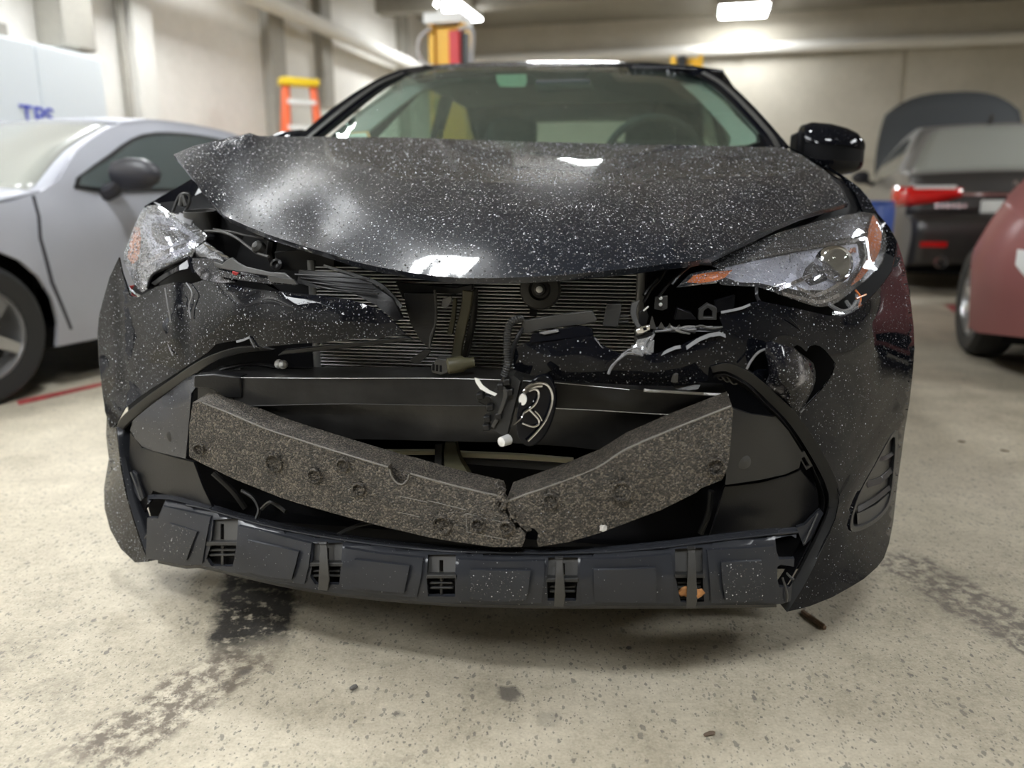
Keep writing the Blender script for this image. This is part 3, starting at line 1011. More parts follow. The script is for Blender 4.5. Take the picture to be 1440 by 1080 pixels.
low = [(4.24, .28), (3.9, .22)] + list(reversed(arch(3.42, .36))) + list(reversed(arch(.85, .37))) + [(.3, .2), (.05, .24)]
for sg in (1, -1):
    c.side('body_side', topc + low, M['silver'], coupe, sg)
    win = smooth_loop([(1.46, .935), (1.75, 1.08), (2.05, 1.195), (2.4, 1.225), (2.75, 1.20), (3.02, 1.10), (2.98, 1.0), (2.8, .945), (2.0, .925)], 3)
    trim = smooth_loop([(1.42, .92), (1.73, 1.09), (2.05, 1.212), (2.4, 1.243), (2.77, 1.217), (3.06, 1.11), (3.01, .99), (2.81, .93), (2.0, .908)], 3)
    c.side('window_trim', trim, M['black'], coupe, sg, .003, .1)
    c.side('side_window', win, M['car_glass'], coupe, sg, .008, .1)
    c.side('door_gap', [(1.20, .885), (1.215, .885), (1.19, .7), (1.215, .5), (1.29, .27), (1.275, .27), (1.195, .5), (1.173, .7)], M['groove'], coupe, sg, .003, .1)
    c.side('door_gap', [(2.66, .9), (2.675, .9), (2.70, .6), (2.62, .27), (2.605, .27), (2.685, .6)], M['groove'], coupe, sg, .003, .1)
    mi = MB()
    prof = [(.0, .02), (.02, .075), (.08, .095), (.16, .085), (.21, .05), (.225, .015)]
    rows = []
    for (d, rr) in prof:
        rows.append([(sg * (.88 + d * 1.35), 1.62 + .55 * rr * math.cos(a) - .0 * d, .985 + rr * .85 * math.sin(a)) for a in [2 * math.pi * k / 16 for k in range(17)]])
    mi.grid(rows)
    mi.add([rows[-1][k] for k in range(16)], [tuple(range(16))]).add([rows[0][k] for k in range(16)], [tuple(reversed(range(16)))])
    mo = mi.build('side_mirror', M['mirror_black'], coupe)
    MB().tube([(sg * .82, 1.60, .89), (sg * .90, 1.61, .915), (sg * .95, 1.62, .96)], [.045, .038, .035], 8).build('mirror_foot', M['mirror_black'], mo)
    for tt in (.85, 3.42):
        wheel(coupe, (sg * .79, tt, .31), .31, .21, sg)
    c.side('headlight', [(.12, .58), (.55, .70), (.62, .66), (.4, .58), (.15, .50)], M['white_plastic'], coupe, sg, .004, .1)
MB().box((0, 2.1, .22), (1.5, 3.9, .10)).build('underbody', M['void'], coupe)
MB().box((0, .86, .45), (1.3, .9, .5)).build('wheel_well', M['void'], coupe)
MB().box((0, 3.42, .45), (1.3, .9, .5)).build('wheel_well', M['void'], coupe)

# --- black sedan with its hood up, seen from behind
M['sedan'] = plain('sedan_black_paint', (0.035, 0.032, 0.03), 0.35, coat=.6)
M['sedan_grey'] = plain('sedan_grey_black_paint', (0.20, 0.19, 0.18), 0.40, coat=.5)  # greyer copy of the sedan's black for roof, lid and sides
M['tail'] = plain('red_tail_light', (0.70, 0.012, 0.012), 0.12, coat=1.0)
M['hood_under'] = plain('grey_hood_liner', (0.055, 0.06, 0.065), 0.8)
T = np.array([-.34, -.94, 0]); S = np.array([T[1], -T[0], 0])
corner = np.array([3.66, 7.2, 0])
O = corner - .80 * S - 4.85 * T
sedan = thing('sedan', 'black sedan seen from behind with its hood propped open', 'car', (O[0], O[1], 0), math.atan2(-T[0], T[1]))
c = Car(1.90, 1.62, 1.02, [(0, .3), (4.9, .3)], plan=(.30, .7, .16, .5), tumble=.33)
ws = [(1.35, 1.02), (1.75, 1.27), (2.15, 1.54)]
rf = [(2.15, 1.54), (2.6, 1.61), (3.1, 1.60), (3.5, 1.55)]
rw = [(3.5, 1.55), (3.95, 1.33), (4.3, 1.10)]
tr = [(4.3, 1.10), (4.6, 1.09), (4.72, 1.07)]
tl = [(4.72, 1.07), (4.76, .96), (4.80, .72)]
rb = [(4.80, .72), (4.88, .66), (4.90, .5), (4.86, .26)]
fr = [(.03, .3), (.02, .6), (.10, .72)]
c.strip('front_bumper', fr, M['sedan'], sedan)
c.strip('engine_bay', [(.10, .72), (.6, .74), (1.35, .9)], M['void'], sedan)
c.strip('windshield', ws, M['car_glass'], sedan)
c.strip('roof', rf, M['sedan_grey'], sedan)
c.strip('rear_frame', rw, M['sedan_grey'], sedan, lift=-.012)
c.strip('rear_window', rw, M['dusty_glass'], sedan, inset=.12)
c.strip('trunk_lid', tr, M['sedan_grey'], sedan)
c.strip('trunk_face', tl, M['sedan'], sedan)
c.strip('rear_bumper', rb, M['sedan'], sedan)
topc = [tuple(p) for p in smooth_path(fr + [(.7, .84)] + ws + rf[1:] + rw[1:] + tr[1:] + tl[1:] + rb[1:], 3)]
low = list(reversed(arch(3.85, .37))) + list(reversed(arch(.95, .37)))
for sg in (1, -1):
    c.side('body_side', topc + low, M['sedan_grey'], sedan, sg)
    win = smooth_loop([(1.6, 1.06), (1.95, 1.28), (2.3, 1.46), (2.8, 1.50), (3.3, 1.46), (3.85, 1.24), (3.9, 1.13), (2.6, 1.06)], 3)
    c.side('side_window', win, M['car_glass'], sedan, sg, .004, .1)
    rows = []
    for (d, rr) in [(.0, .02), (.02, .07), (.08, .085), (.15, .075), (.2, .04), (.21, .01)]:
        rows.append([(sg * (.95 + d), 1.72 + .5 * rr * math.cos(a), 1.12 + rr * math.sin(a)) for a in [2 * math.pi * k / 14 for k in range(15)]])
    MB().grid(rows).tube([(sg * .84, 1.72, 1.03), (sg * .99, 1.72, 1.06)], .03).build('side_mirror', M['mirror_black'], sedan)
    for tt in (.95, 3.85):
        wheel(sedan, (sg * .83, tt, .33), .33, .22, sg)
    # tail light wraps from the side to the lid
    rows = []
    path = [(c.hw(t_, .9) + .012, t_) for t_ in (4.50, 4.56, 4.62, 4.68, 4.74, 4.785)]
    xe = path[-1][0]
    path += [(xe - .02 - .42 * k / 7, 4.815) for k in range(8)]
    for k, (x, tq) in enumerate(path):
        q = k / (len(path) - 1)
        h0, h1 = .80 + .09 * q ** 3, .975 - .03 * q
        rows.append([(sg * x, tq, h0), (sg * (x + .006), tq + .012, (h0 + h1) / 2), (sg * x, tq - .01, h1)])
    tlm = MB().grid(rows).build('tail_light', M['tail'], sedan)
    so = tlm.modifiers.new('solid', 'SOLIDIFY'); so.thickness = .02
    MB().box((sg * .63, 4.815, .965), (.34, .03, .03)).build('clear_strip', M['white_plastic'], tlm)
    MB().box((sg * .60, 4.89, .46), (.22, .03, .05)).build('bumper_reflector', M['tail'], sedan)
    MB().lathe([(.05, -.1), (.055, .05), (.042, .05), (.038, -.1)], (sg * .52, 4.84, .30), (0, 1, 0), 20).build('exhaust_tip', M['chrome'], sedan)
MB().box((0, 4.80, .90), (.95, .03, .03)).build('chrome_strip', M['chrome'], sedan, bevel=.006)
MB().box((0, 4.82, .78), (.50, .015, .14)).build('license_plate', M['label_white'], sedan, bevel=.004)
MB().tube(smooth_path([(-.015, 4.775, .985), (.0, 4.775, 1.015), (.015, 4.775, .985)]), .006).build('badge', M['chrome'], sedan)
for k in range(6):
    MB().box((.60 - .045 * k, 4.815, .80), (.03, .012, .045 - .008 * (k % 2)), .0).build('badge_letter', M['chrome'], sedan)
MB().tube([(0, 3.38, 1.585), (0, 3.46, 1.69)], [.03, .012], 6).build('roof_antenna', M['sedan'], sedan)
MB().box((0, 2.45, .24), (1.55, 4.5, .12)).build('underbody', M['void'], sedan)
MB().box((0, 2.7, .8), (1.5, 2.6, .5)).build('cabin_floor', M['interior'], sedan)
rows = []
for k in range(9):
    q = k / 8
    n = 17
    rows.append([np.array((.86 * (1 - .10 * q ** 3) * (-1 + 2 * j / (n - 1)), 1.32 - .42 * q - .04 * math.sin(q * 3), 1.0 + (1.20 - .26 * abs(-1 + 2 * j / (n - 1)) ** 3.0) * q)) for j in range(n)])
ho = MB().grid(rows).build('hood', M['hood_under'], sedan)
so = ho.modifiers.new('solid', 'SOLIDIFY'); so.thickness = .03
MB().tube([(-.55, .5, .78), (-.5, .98, 1.7)], .008).build('hood_prop', M['black'], sedan)

# --- red car at the right edge, nose towards the camera
M['red'] = paint('faded_red_paint', (0.32, 0.13, 0.125), 0.5, coat=.35, coat_rough=.2)
T = np.array([.545, .838, 0]); S = np.array([T[1], -T[0], 0])
wc = G(1376, 498)
O = wc + .80 * S - .92 * T
redcar = thing('red_car', 'faded red car at the right edge, nose towards the viewer', 'car', (O[0], O[1], 0), math.atan2(-T[0], T[1]))
c = Car(1.80, 1.40, .66, [(0, .3), (3.85, .3)], plan=(.34, .8, .25, .6), tumble=.50)
hood = [(.02, .25), (.0, .5), (.06, .66), (.3, .78), (.8, .88), (1.3, .95)]
ws = [(1.3, .95), (1.7, 1.15), (2.15, 1.34)]
rf = [(2.15, 1.34), (2.5, 1.39), (2.9, 1.37), (3.1, 1.33)]
rw = [(3.1, 1.33), (3.4, 1.18), (3.62, 1.0)]
tr = [(3.62, 1.0), (3.74, .92), (3.82, .75), (3.85, .3)]
c.strip('hood', hood, M['red'], redcar)
c.strip('windshield', ws, M['car_glass'], redcar, inset=.05)
c.strip('windshield_frame', ws, M['red'], redcar, lift=-.012)
c.strip('roof', rf, M['red'], redcar)
c.strip('rear_window', rw, M['car_glass'], redcar)
c.strip('trunk', tr, M['red'], redcar)
topc = [tuple(p) for p in smooth_path(hood + ws[1:] + rf[1:] + rw[1:] + tr[1:], 3)]
low = list(reversed(arch(3.2, .36))) + list(reversed(arch(.92, .37))) + [(.4, .2)]
for sg in (1, -1):
    c.side('body_side', topc + low, M['red'], redcar, sg)
    win = smooth_loop([(1.6, .99), (1.95, 1.17), (2.3, 1.28), (2.7, 1.31), (2.95, 1.27), (3.25, 1.1), (2.6, .98)], 3)
    c.side('side_window', win, M['car_glass'], redcar, sg, .004, .1)
    c.side('headlight', [(.04, .56), (.12, .64), (.18, .64), (.15, .57), (.06, .50)], M['white_plastic'], redcar, sg, .006, .08)
    for tt in (.92, 3.2):
        wheel(redcar, (sg * .79, tt, .315), .315, .20, sg, 7, steer=(.27 if tt < 2 else 0))
MB().box((0, .0, .40), (.9, .04, .14)).build('grille', M['void'], redcar)
MB().box((0, 1.95, .23), (1.4, 3.4, .10)).build('underbody', M['void'], redcar)
MB().box((0, .95, .5), (1.3, .9, .5)).build('wheel_well', M['void'], redcar)

# ================================================================== the wrecked car
car = thing('wrecked_car', 'wet black car with smashed front end, torn bumper and buckled hood, in the middle', 'car', tuple(CAR_O), -CAR_YAW)

# ---- hood: buckled sheet with a bent-up corner at the left
hood_out = [(244, 217, .50), (258, 211, .55), (273, 205, .60), (305, 197, .67), (338, 190, .74), (351, 187, .77), (364, 191, .80), (400, 192, .86), (440, 192, .91), (480, 193, .96),
            (560, 193, 1.0), (620, 195, 1.04), (680, 197, 1.08), (740, 199, 1.10), (820, 201, 1.11), (890, 203, 1.12), (960, 204, 1.13), (1040, 206, 1.14), (1100, 207, 1.15),
            (1125, 217, 1.06), (1147, 231, .98), (1163, 243, .92), (1177, 257, .86), (1187, 270, .80), (1193, 285, .74),
            (1160, 294, .65), (1127, 303, .55), (1093, 317, .45), (1060, 333, .36), (1030, 347, .28), (1000, 362, .22), (970, 368, .18), (935, 371, .15), (900, 376, .12),
            (860, 380, .10), (800, 386, .075), (735, 390, .06), (690, 391, .06), (645, 391, .065), (605, 387, .075), (570, 382, .085), (530, 375, .105), (495, 367, .13), (465, 357, .15), (440, 350, .17), (408, 340, .20), (378, 330, .24),
            (345, 317, .28), (315, 303, .33), (300, 288, .36), (287, 272, .38), (277, 258, .40), (269, 248, .42), (256, 231, .46)]
hood_ctl = [(690, 350, .125), (690, 310, .225), (690, 263, .42), (690, 230, .68), (690, 210, .90), (600, 350, .14), (580, 300, .27), (560, 250, .50), (560, 215, .80),
            (950, 340, .21), (950, 300, .38), (930, 260, .58), (930, 225, .86), (1080, 300, .50), (1080, 260, .66), (1060, 230, .88), (820, 350, .135), (820, 300, .28), (820, 250, .53),
            (450, 320, .275), (430, 280, .42), (400, 240, .60), (345, 270, .44), (320, 230, .58), (500, 290, .33), (500, 240, .58), (470, 210, .80)]
def crumple(vo):
    u, v = vo[:, 0], vo[:, 1]
    d = np.zeros(len(vo))
    def bump(u0, v0, u1, v1, w, a):
        dx, dy = u1 - u0, v1 - v0
        L2 = dx * dx + dy * dy
        q = np.clip(((u - u0) * dx + (v - v0) * dy) / L2, 0, 1)
        r = np.hypot(u - u0 - q * dx, v - v0 - q * dy)
        return a * np.exp(-(r / w) ** 2)
    d += bump(380, 305, 520, 215, 30, -.014)      # raised crease towards the bent corner
    d += bump(330, 290, 430, 205, 26, .009)
    d += bump(470, 300, 600, 215, 44, .004)
    d += bump(560, 330, 640, 235, 48, -.003)
    d += bump(1000, 330, 1130, 225, 34, -.006)
    d += .0012 * np.sin(u / 31.0) * np.sin(v / 17.0 + u / 60.0)
    edge = np.clip((391 - v) / 30, 0, 1)
    return d * edge
panel('hood', hood_out, M['hood'], car, hood_ctl, step=8, back=(0, .006, -.010), disp=crumple, ang=60, bevel=.0025)
# inner skin of the hood, a dark frame a little behind the edge
panel('hood_inner_frame', [(262, 240, .50), (300, 290, .46), (380, 333, .34), (500, 370, .20), (640, 393, .13), (740, 392, .13), (860, 383, .17), (1000, 365, .30), (1190, 288, .85),
                           (1100, 250, 1.0), (820, 235, .9), (560, 230, .85), (350, 225, .75)], M['plastic'], car,
      [(690, 330, .26), (690, 260, .60), (450, 300, .45), (950, 300, .55)], step=20, back=(0, .02, -.01))

# ---- front fenders
panel('fender', [(1104, 204, 1.20), (1147, 224, 1.08), (1165, 234, 1.03), (1190, 250, .96), (1209, 264, .91), (1224, 282, .86), (1234, 300, .82), (1250, 318, .80), (1262, 340, .79), (1272, 375, .79), (1280, 410, .80),
                 (1280, 520, .84), (1262, 640, .86), (1240, 650, .80), (1240, 420, .76), (1225, 330, .80), (1215, 300, .84), (1203, 272, .90), (1185, 250, .98), (1160, 234, 1.06), (1140, 224, 1.12)],
      M['paint'], car, step=9, thick=.02, ang=60)
panel('fender_apron', [(1150, 232, 1.02), (1168, 246, .97), (1200, 270, .93), (1222, 300, .90), (1228, 330, .9), (1100, 345, .62), (1050, 350, .5), (1125, 303, .68), (1193, 284, .84), (1175, 256, .92)],
      M['void'], car, step=14, thick=.02)
panel('fender', [(203, 290, .60), (225, 277, .63), (250, 263, .66), (270, 251, .68), (282, 262, .66), (297, 282, .62), (306, 300, .60), (330, 330, .55), (300, 360, .55), (250, 345, .58), (210, 330, .62)],
      M['paint_dry'], car, step=10, thick=.02)
panel('fender_apron', [(225, 285, .585), (262, 281, .60), (288, 268, .62), (300, 290, .60), (320, 330, .5), (270, 335, .52), (235, 310, .56)], M['void'], car, step=14, thick=.01)
tubepx('fender_bolt_bracket', [(243, 298, .54), (250, 280, .55), (256, 273, .55), (266, 275, .55), (266, 286, .545), (259, 300, .54)], .0035, M['plastic_satin'], car)
tubepx('fender_bolt_bracket', [(254, 290, .545), (257, 276, .55), (262, 290, .545)], .006, M['plastic_grey'], car)

# ---- windshield, pillars and roof
ws_out = [(470, 188, 1.40), (500, 160, 1.52), (540, 128, 1.72), (578, 103, 1.95), (612, 96.5, 1.97), (700, 94.5, 1.96), (790, 93.5, 1.95), (890, 95, 1.95), (950, 101, 1.96), (984, 110, 1.97),
          (1015, 135, 1.74), (1045, 165, 1.50), (1066, 187, 1.36), (1069, 200, 1.30), (1050, 207, 1.25), (960, 214, 1.14), (820, 216, 1.08), (690, 216, 1.07), (560, 214, 1.12), (450, 212, 1.30)]
panel('windshield', ws_out, M['windshield'], car, [(790, 150, 1.42), (900, 150, 1.43), (650, 150, 1.44)], step=16, thick=.005)
panel('windshield_frit', [(1066, 187, 1.365), (1075, 195, 1.34), (1082, 207, 1.29), (1050, 212, 1.25), (960, 218, 1.15), (960, 213, 1.15), (1048, 205, 1.262), (1064, 199, 1.305)], M['void'], car, step=12, thick=.006)
def strip_px(name, a, b, mat, thick=.01, step=8, k=4, **kw):
    A = [tuple(p) for p in smooth_path(a, k)]
    B = [tuple(p) for p in smooth_path(b, k)]
    return panel(name, A + B[::-1], mat, car, step=step, thick=thick, **kw)
strip_px('a_pillar', [(418, 193, 1.36), (470, 150, 1.56), (520, 117, 1.78), (560, 99, 1.98), (600, 91, 2.05)],
         [(446, 193, 1.36), (490, 158, 1.54), (535, 124, 1.76), (573, 104, 1.96), (612, 97, 2.0)], M['paint_dry'], .05)
strip_px('pillar_trim', [(430, 193, 1.335), (478, 153, 1.53), (526, 119, 1.75), (566, 101, 1.95)],
         [(436, 193, 1.335), (483, 155, 1.53), (530, 121, 1.75), (569, 102.5, 1.95)], M['plastic_grey'], .01)
strip_px('a_pillar', [(984, 96, 2.02), (1005, 104, 1.93), (1035, 125, 1.75), (1070, 160, 1.48), (1098, 192, 1.27), (1112, 208, 1.18)],
         [(968, 104, 1.98), (990, 113, 1.90), (1018, 135, 1.72), (1048, 166, 1.48), (1070, 190, 1.35), (1078, 208, 1.28)], M['paint_dry'], .05)
strip_px('pillar_trim', [(990, 100, 1.94), (1018, 117, 1.80), (1055, 152, 1.50), (1085, 186, 1.29), (1098, 206, 1.20)],
         [(986, 103, 1.94), (1014, 120, 1.80), (1050, 155, 1.50), (1079, 188, 1.29), (1090, 206, 1.20)], M['plastic_grey'], .006)
strip_px('roof_header', [(573, 98, 2.08), (612, 91, 2.10), (700, 87, 2.12), (790, 85.5, 2.12), (890, 86.5, 2.11), (950, 91, 2.09), (988, 99, 2.04)],
         [(573, 104, 1.965), (612, 98, 1.985), (700, 96, 1.975), (790, 95, 1.965), (890, 96.5, 1.965), (950, 103, 1.975), (984, 112, 1.985)], M['paint_grime'], .03)
strip_px('pillar_lining', [(455, 200, 1.42), (492, 168, 1.56), (538, 134, 1.78), (578, 110, 2.0), (640, 104, 2.02)], [(500, 200, 1.50), (530, 175, 1.62), (565, 147, 1.82), (600, 124, 2.02), (650, 113, 2.05)], M['lining'], .02)  # lining made pale to stand in for the reflected band inside the glass
strip_px('pillar_lining', [(985, 116, 2.0), (1013, 140, 1.78), (1042, 170, 1.54), (1062, 190, 1.42), (1062, 203, 1.38)], [(955, 116, 2.03), (985, 142, 1.83), (1012, 172, 1.60), (1028, 192, 1.50), (1026, 205, 1.48)], M['lining'], .02)
# stickers and sensors on the glass
panel('windshield_sticker', [(697, 105), (740, 104), (741, 115), (738, 122), (703, 122), (699, 115)], M['label_green'], car, t0=1.90, thick=.003, step=20)
panel('mirror_sensor_cover', [(744, 100, 1.92), (832, 98, 1.92), (820, 108, 1.90), (800, 112, 1.90), (770, 110, 1.90), (752, 108, 1.90)], M['void'], car, step=20, thick=.05)
panel('rear_view_mirror', [(752, 112, 1.72), (830, 110, 1.72), (834, 126, 1.72), (756, 130, 1.72)], M['interior'], car, step=20, thick=.03, bevel=.008)
panel('dashboard_sticker', [(480, 193, 1.40), (484, 187, 1.41), (518, 184, 1.42), (521, 193, 1.40)], M['label_orange'], car, step=20, thick=.003)
panel('dashboard_sticker', [(486, 193, 1.39), (490, 188.5, 1.395), (514, 186.5, 1.40), (516, 193, 1.39)], M['label_white'], car, step=20, thick=.003)

# ---- cabin seen through the glass
class _C: pass
body = Car(1.776, 1.44, .97, [(0, .3), (4.62, .3)], plan=(.0, .1, .18, .6), tumble=.22)
def gh(t, z):   # half width of the glasshouse
    q = max(0, min(1, (z - .97) / .45))
    return .76 - .17 * q - max(0, t - 3.4) * .05
def gh_side(name, poly, mat, sgn, off=0.0, holes=(), thick=.03):
    vo, F = fill(poly, holes, .09)
    P = np.array([(sgn * (gh(t, z) + off), t, z) for t, z in vo])
    fl = []
    for q in F:
        a, b, c_ = P[q[0]], P[q[1]], P[q[2]]
        fl.append(q if np.cross(b - a, c_ - a)[0] * sgn > 0 else tuple(reversed(q)))
    V, FF = shell(P, fl, np.array((-sgn * thick, 0, 0)))
    return link(name, V, FF, mat, car, True, 40)
fw = [(1.62, 1.00), (2.20, 1.34), (2.55, 1.37), (2.62, 1.00)]
rwn = [(2.72, 1.00), (2.68, 1.37), (3.05, 1.36), (3.55, 1.20), (3.55, 1.02)]
for sg in (1, -1):
    body.side('body_side', [(.86, .80), (1.05, .92), (1.3, .96), (4.0, .99), (4.55, .95), (4.62, .7), (4.60, .3), (4.0, .22)] + list(reversed(arch(3.65, .36))) + list(reversed(arch(.98, .37))) + [(.87, .6)], M['paint_dry'], car, sg, step=.1)
    gh_side('door_frame', [(1.35, .95), (2.10, 1.36), (2.5, 1.42), (3.1, 1.41), (3.6, 1.30), (4.05, 1.08), (4.1, .95)], M['paint_dry'], sg, 0, (fw, rwn))
    gh_side('side_window', fw, M['side_glass'], sg, -.01, (), .005)
    gh_side('side_window', rwn, M['side_glass'], sg, -.01, (), .005)
    wheel(car, (sg * .775, .98, .315), .315, .205, sg, 5)
    wheel(car, (sg * .775, 3.65, .315), .315, .205, sg, 5)
rows = []
for (t, z) in smooth_path([(2.0, 1.385), (2.3, 1.43), (2.7, 1.45), (3.1, 1.425), (3.5, 1.34)], 4):
    w = gh(t, z - .02)
    rows.append([np.array((w * (-1 + k / 6), t, z - .03 * (-1 + k / 6) ** 4 - .012)) for k in range(13)])
ro = MB().grid(rows).build('roof', M['paint'], car, ang=60)
so = ro.modifiers.new('solid', 'SOLIDIFY'); so.thickness = .03; so.offset = -1
rows = []
for (t, z) in [(3.5, 1.33), (3.8, 1.22), (4.1, 1.06)]:
    w = gh(t, z) - .03
    rows.append([np.array((w * (-1 + k / 6), t, z + .02 * (1 - (-1 + k / 6) ** 2))) for k in range(13)])
MB().grid(rows).build('rear_window', M['side_glass'], car, ang=60)
rows = []
for (t, z) in [(4.05, 1.06), (4.3, 1.04), (4.52, 1.02), (4.60, .9), (4.66, .7), (4.66, .5), (4.58, .3)]:
    w = body.hw(min(t, 4.62), min(z, .95)) 
    rows.append([np.array((w * (-1 + k / 6), t, z)) for k in range(13)])
MB().grid(rows).build('trunk_lid', M['paint_dry'], car, ang=40)
MB().box((0, 2.6, .30), (1.5, 3.4, .12)).build('floor_pan', M['interior'], car)
MB().box((0, 1.28, .60), (1.5, .10, .66)).build('firewall', M['void'], car)
m = MB().grid([[np.array((.72 * (-1 + k / 5), t, z + .03 * (1 - (-1 + k / 5) ** 2))) for k in range(11)] for (t, z) in [(1.20, .93), (1.45, .975), (1.75, .97), (1.86, .92), (1.88, .70)]])
m.build('dashboard', M['interior'], car)
for sx in (-.36, .36):
    m = MB().box((sx, 2.62, .48), (.50, .52, .16), M=Matrix.Rotation(.1, 3, 'X'))
    st = m.build('front_seat', M['interior'], car, bevel=.04)
    MB().box((sx, 2.95, .82), (.48, .15, .68), M=Matrix.Rotation(-.25, 3, 'X')).build('seat_back', M['interior'], st, bevel=.05)
    MB().box((sx, 3.06, 1.20), (.26, .10, .17), M=Matrix.Rotation(-.15, 3, 'X')).build('headrest', M['interior'], st, bevel=.04)
MB().box((0, 3.55, .85), (1.30, .16, .62), M=Matrix.Rotation(-.3, 3, 'X')).build('rear_seat_back', M['interior'], car, bevel=.04)
for sx in (-.52, .50):
    MB().box((sx, 3.60, 1.18), (.26, .05, .36), M=Matrix.Rotation(-.4, 3, 'X')).build('rear_pillar_lining', M['interior'], car, bevel=.02)
MB().box((0, 3.92, 1.0), (1.2, .40, .03)).build('parcel_shelf', M['interior_light'], car)
MB().grid([[np.array((gh(t, 1.3) * .97 * (-1 + k / 4), t, 1.37 - .03 * (-1 + k / 4) ** 4)) for k in range(9)] for t in (2.08, 2.6, 3.2, 3.5)]).build('headliner', M['interior_light'], car)
pth = [np.array((.36 + .185 * math.cos(a), 1.98 - .07 * math.sin(a), 1.0 + .17 * math.sin(a))) for a in [2 * math.pi * k / 28 for k in range(28)]]
swm = MB().tube(pth, .015, 8, closed=True).tube([(.18, 1.98, 1.0), (.54, 1.98, 1.0)], .014, 6).box((.36, 1.98, .98), (.14, .05, .12)).build('steering_wheel', M['interior'], car)
MB().box((-.655, 2.66, 1.13), (.02, .05, .42), M=Matrix.Rotation(.25, 3, 'X')).build('seat_belt', M['belt'], car)
# wipers and cowl
panel('cowl', [(450, 208, 1.28), (560, 206, 1.16), (690, 208, 1.12), (820, 209, 1.13), (960, 212, 1.16), (1078, 214, 1.27), (1078, 235, 1.2), (820, 240, 1.05), (690, 240, 1.04), (450, 240, 1.15)], M['plastic'], car, step=30, thick=.02)

# ---- door mirrors
def door_mirror(sg):
    # stacked cross sections from the inner end to the tip
    sec = [(.0, .018, .090, .070), (.025, .0, .105, .078), (.075, -.012, .105, .080), (.12, -.010, .095, .076), (.155, .0, .078, .066), (.178, .012, .050, .050), (.186, .020, .018, .025)]
    cap, low, band = [], [], []
    x0, t0, z0 = .80, 1.42, 1.035
    for (dx, dt, hz, hy) in sec:
        row_c, row_l = [], []
        for k in range(9):
            a = math.pi * k / 8
            row_c.append(np.array((sg * (x0 + dx), t0 + dt - hy * math.cos(a) , z0 + .005 + hz * .62 * math.sin(a) ** .8 - dx * .12)))
            row_l.append(np.array((sg * (x0 + dx), t0 + dt - hy * math.cos(a) * (1 - .0) * .96, z0 - .045 - hz * .42 * math.sin(a) - dx * .05)))
        cap.append(row_c); low.append(row_l)
        band.append([row_c[0] + np.array((0, .004, 0)), row_l[0], ])
    r = MB().grid(cap)
    r.add([p for p in cap[0]], [tuple(range(9))]).add([p for p in cap[-1]], [tuple(reversed(range(9)))])
    mo = r.build('side_mirror', M['paint'], car, ang=50)
    lo_ = MB().grid(low)
    lo_.add(low[0], [tuple(range(9))]).add(low[-1], [tuple(reversed(range(9)))])
    lo_.build('mirror_base', M['paint_dry'], mo, ang=50)
    MB().grid(band).build('mirror_band', M['void'], mo, ang=50)
    MB().grid([[b[0] + np.array((0, .15, 0)) * 1.0, b[1] + np.array((0, .15, 0))] for b in band]).build('mirror_glass', M['chrome'], mo)
    MB().box((sg * .80, t0 + .02, z0 - .02), (.04, .13, .12)).build('mirror_end', M['void'], mo, bevel=.01)
    MB().tube([(sg * .80, t0 + .02, z0 - .07), (sg * .70, t0 + .05, z0 - .10)], [.035, .04], 8).build('mirror_foot', M['plastic'], mo)
door_mirror(1)
door_mirror(-1)

# ---- bumper cover: what is left of it
left_cheek = [(167, 362, .40), (172, 385, .395), (182, 415, .375), (192, 419, .36), (205, 412, .345), (220, 403, .33), (245, 397, .30), (270, 399, .26), (285, 394, .24), (330, 402, .19), (370, 408, .15), (420, 413, .115),
              (480, 420, .085), (510, 427, .07), (535, 438, .06), (555, 455, .052), (570, 470, .05), (530, 476, .06), (495, 477, .068), (450, 482, .085), (420, 483, .10), (390, 486, .12), (359, 489, .145), (352, 483, .15), (350, 474, .15),
              (341, 477, .155), (332, 479, .16), (318, 481, .17), (304, 484, .18), (292, 496, .195), (275, 507, .21), (255, 520, .235), (235, 533, .26), (215, 545, .285), (195, 559, .31), (175, 575, .335), (163, 597, .36), (155, 602, .38), (148, 580, .41),
              (143, 545, .43), (139, 510, .45), (137, 470, .46), (139, 445, .455), (144, 425, .445), (154, 390, .43)]
panel('bumper_cover', left_cheek, M['paint'], car, [(185, 470, .365), (215, 470, .30), (250, 450, .245), (300, 440, .185), (400, 445, .10), (480, 445, .06), (200, 530, .325), (235, 480, .262), (165, 520, .385), (180, 560, .345), (260, 430, .25), (330, 430, .150), (420, 430, .095)],
      step=9, thick=.005, ang=50, disp=lambda q: .012 * np.exp(-((q[:, 0] - 262 - (q[:, 1] - 430) * .05) / 9) ** 2) * np.clip((520 - q[:, 1]) / 60, 0, 1) - .010 * np.exp(-((q[:, 0] - 243) / 8) ** 2) * np.clip((510 - q[:, 1]) / 60, 0, 1)
      + .010 * np.exp(-((q[:, 0] - 172 - (q[:, 1] - 460) * .05) / 7) ** 2))
panel('bumper_lower_corner', [(150, 585, .42), (163, 597, .365), (166, 625, .345), (170, 660, .325), (178, 700, .305), (190, 740, .285), (202, 775, .265), (209, 790, .25), (190, 791, .275), (170, 772, .30), (155, 745, .335), (147, 715, .37), (146, 687, .395), (153, 645, .41), (149, 612, .42)],
      M['paint_grime'], car, [(160, 690, .345), (165, 730, .32)], step=9, thick=.01, ang=50)

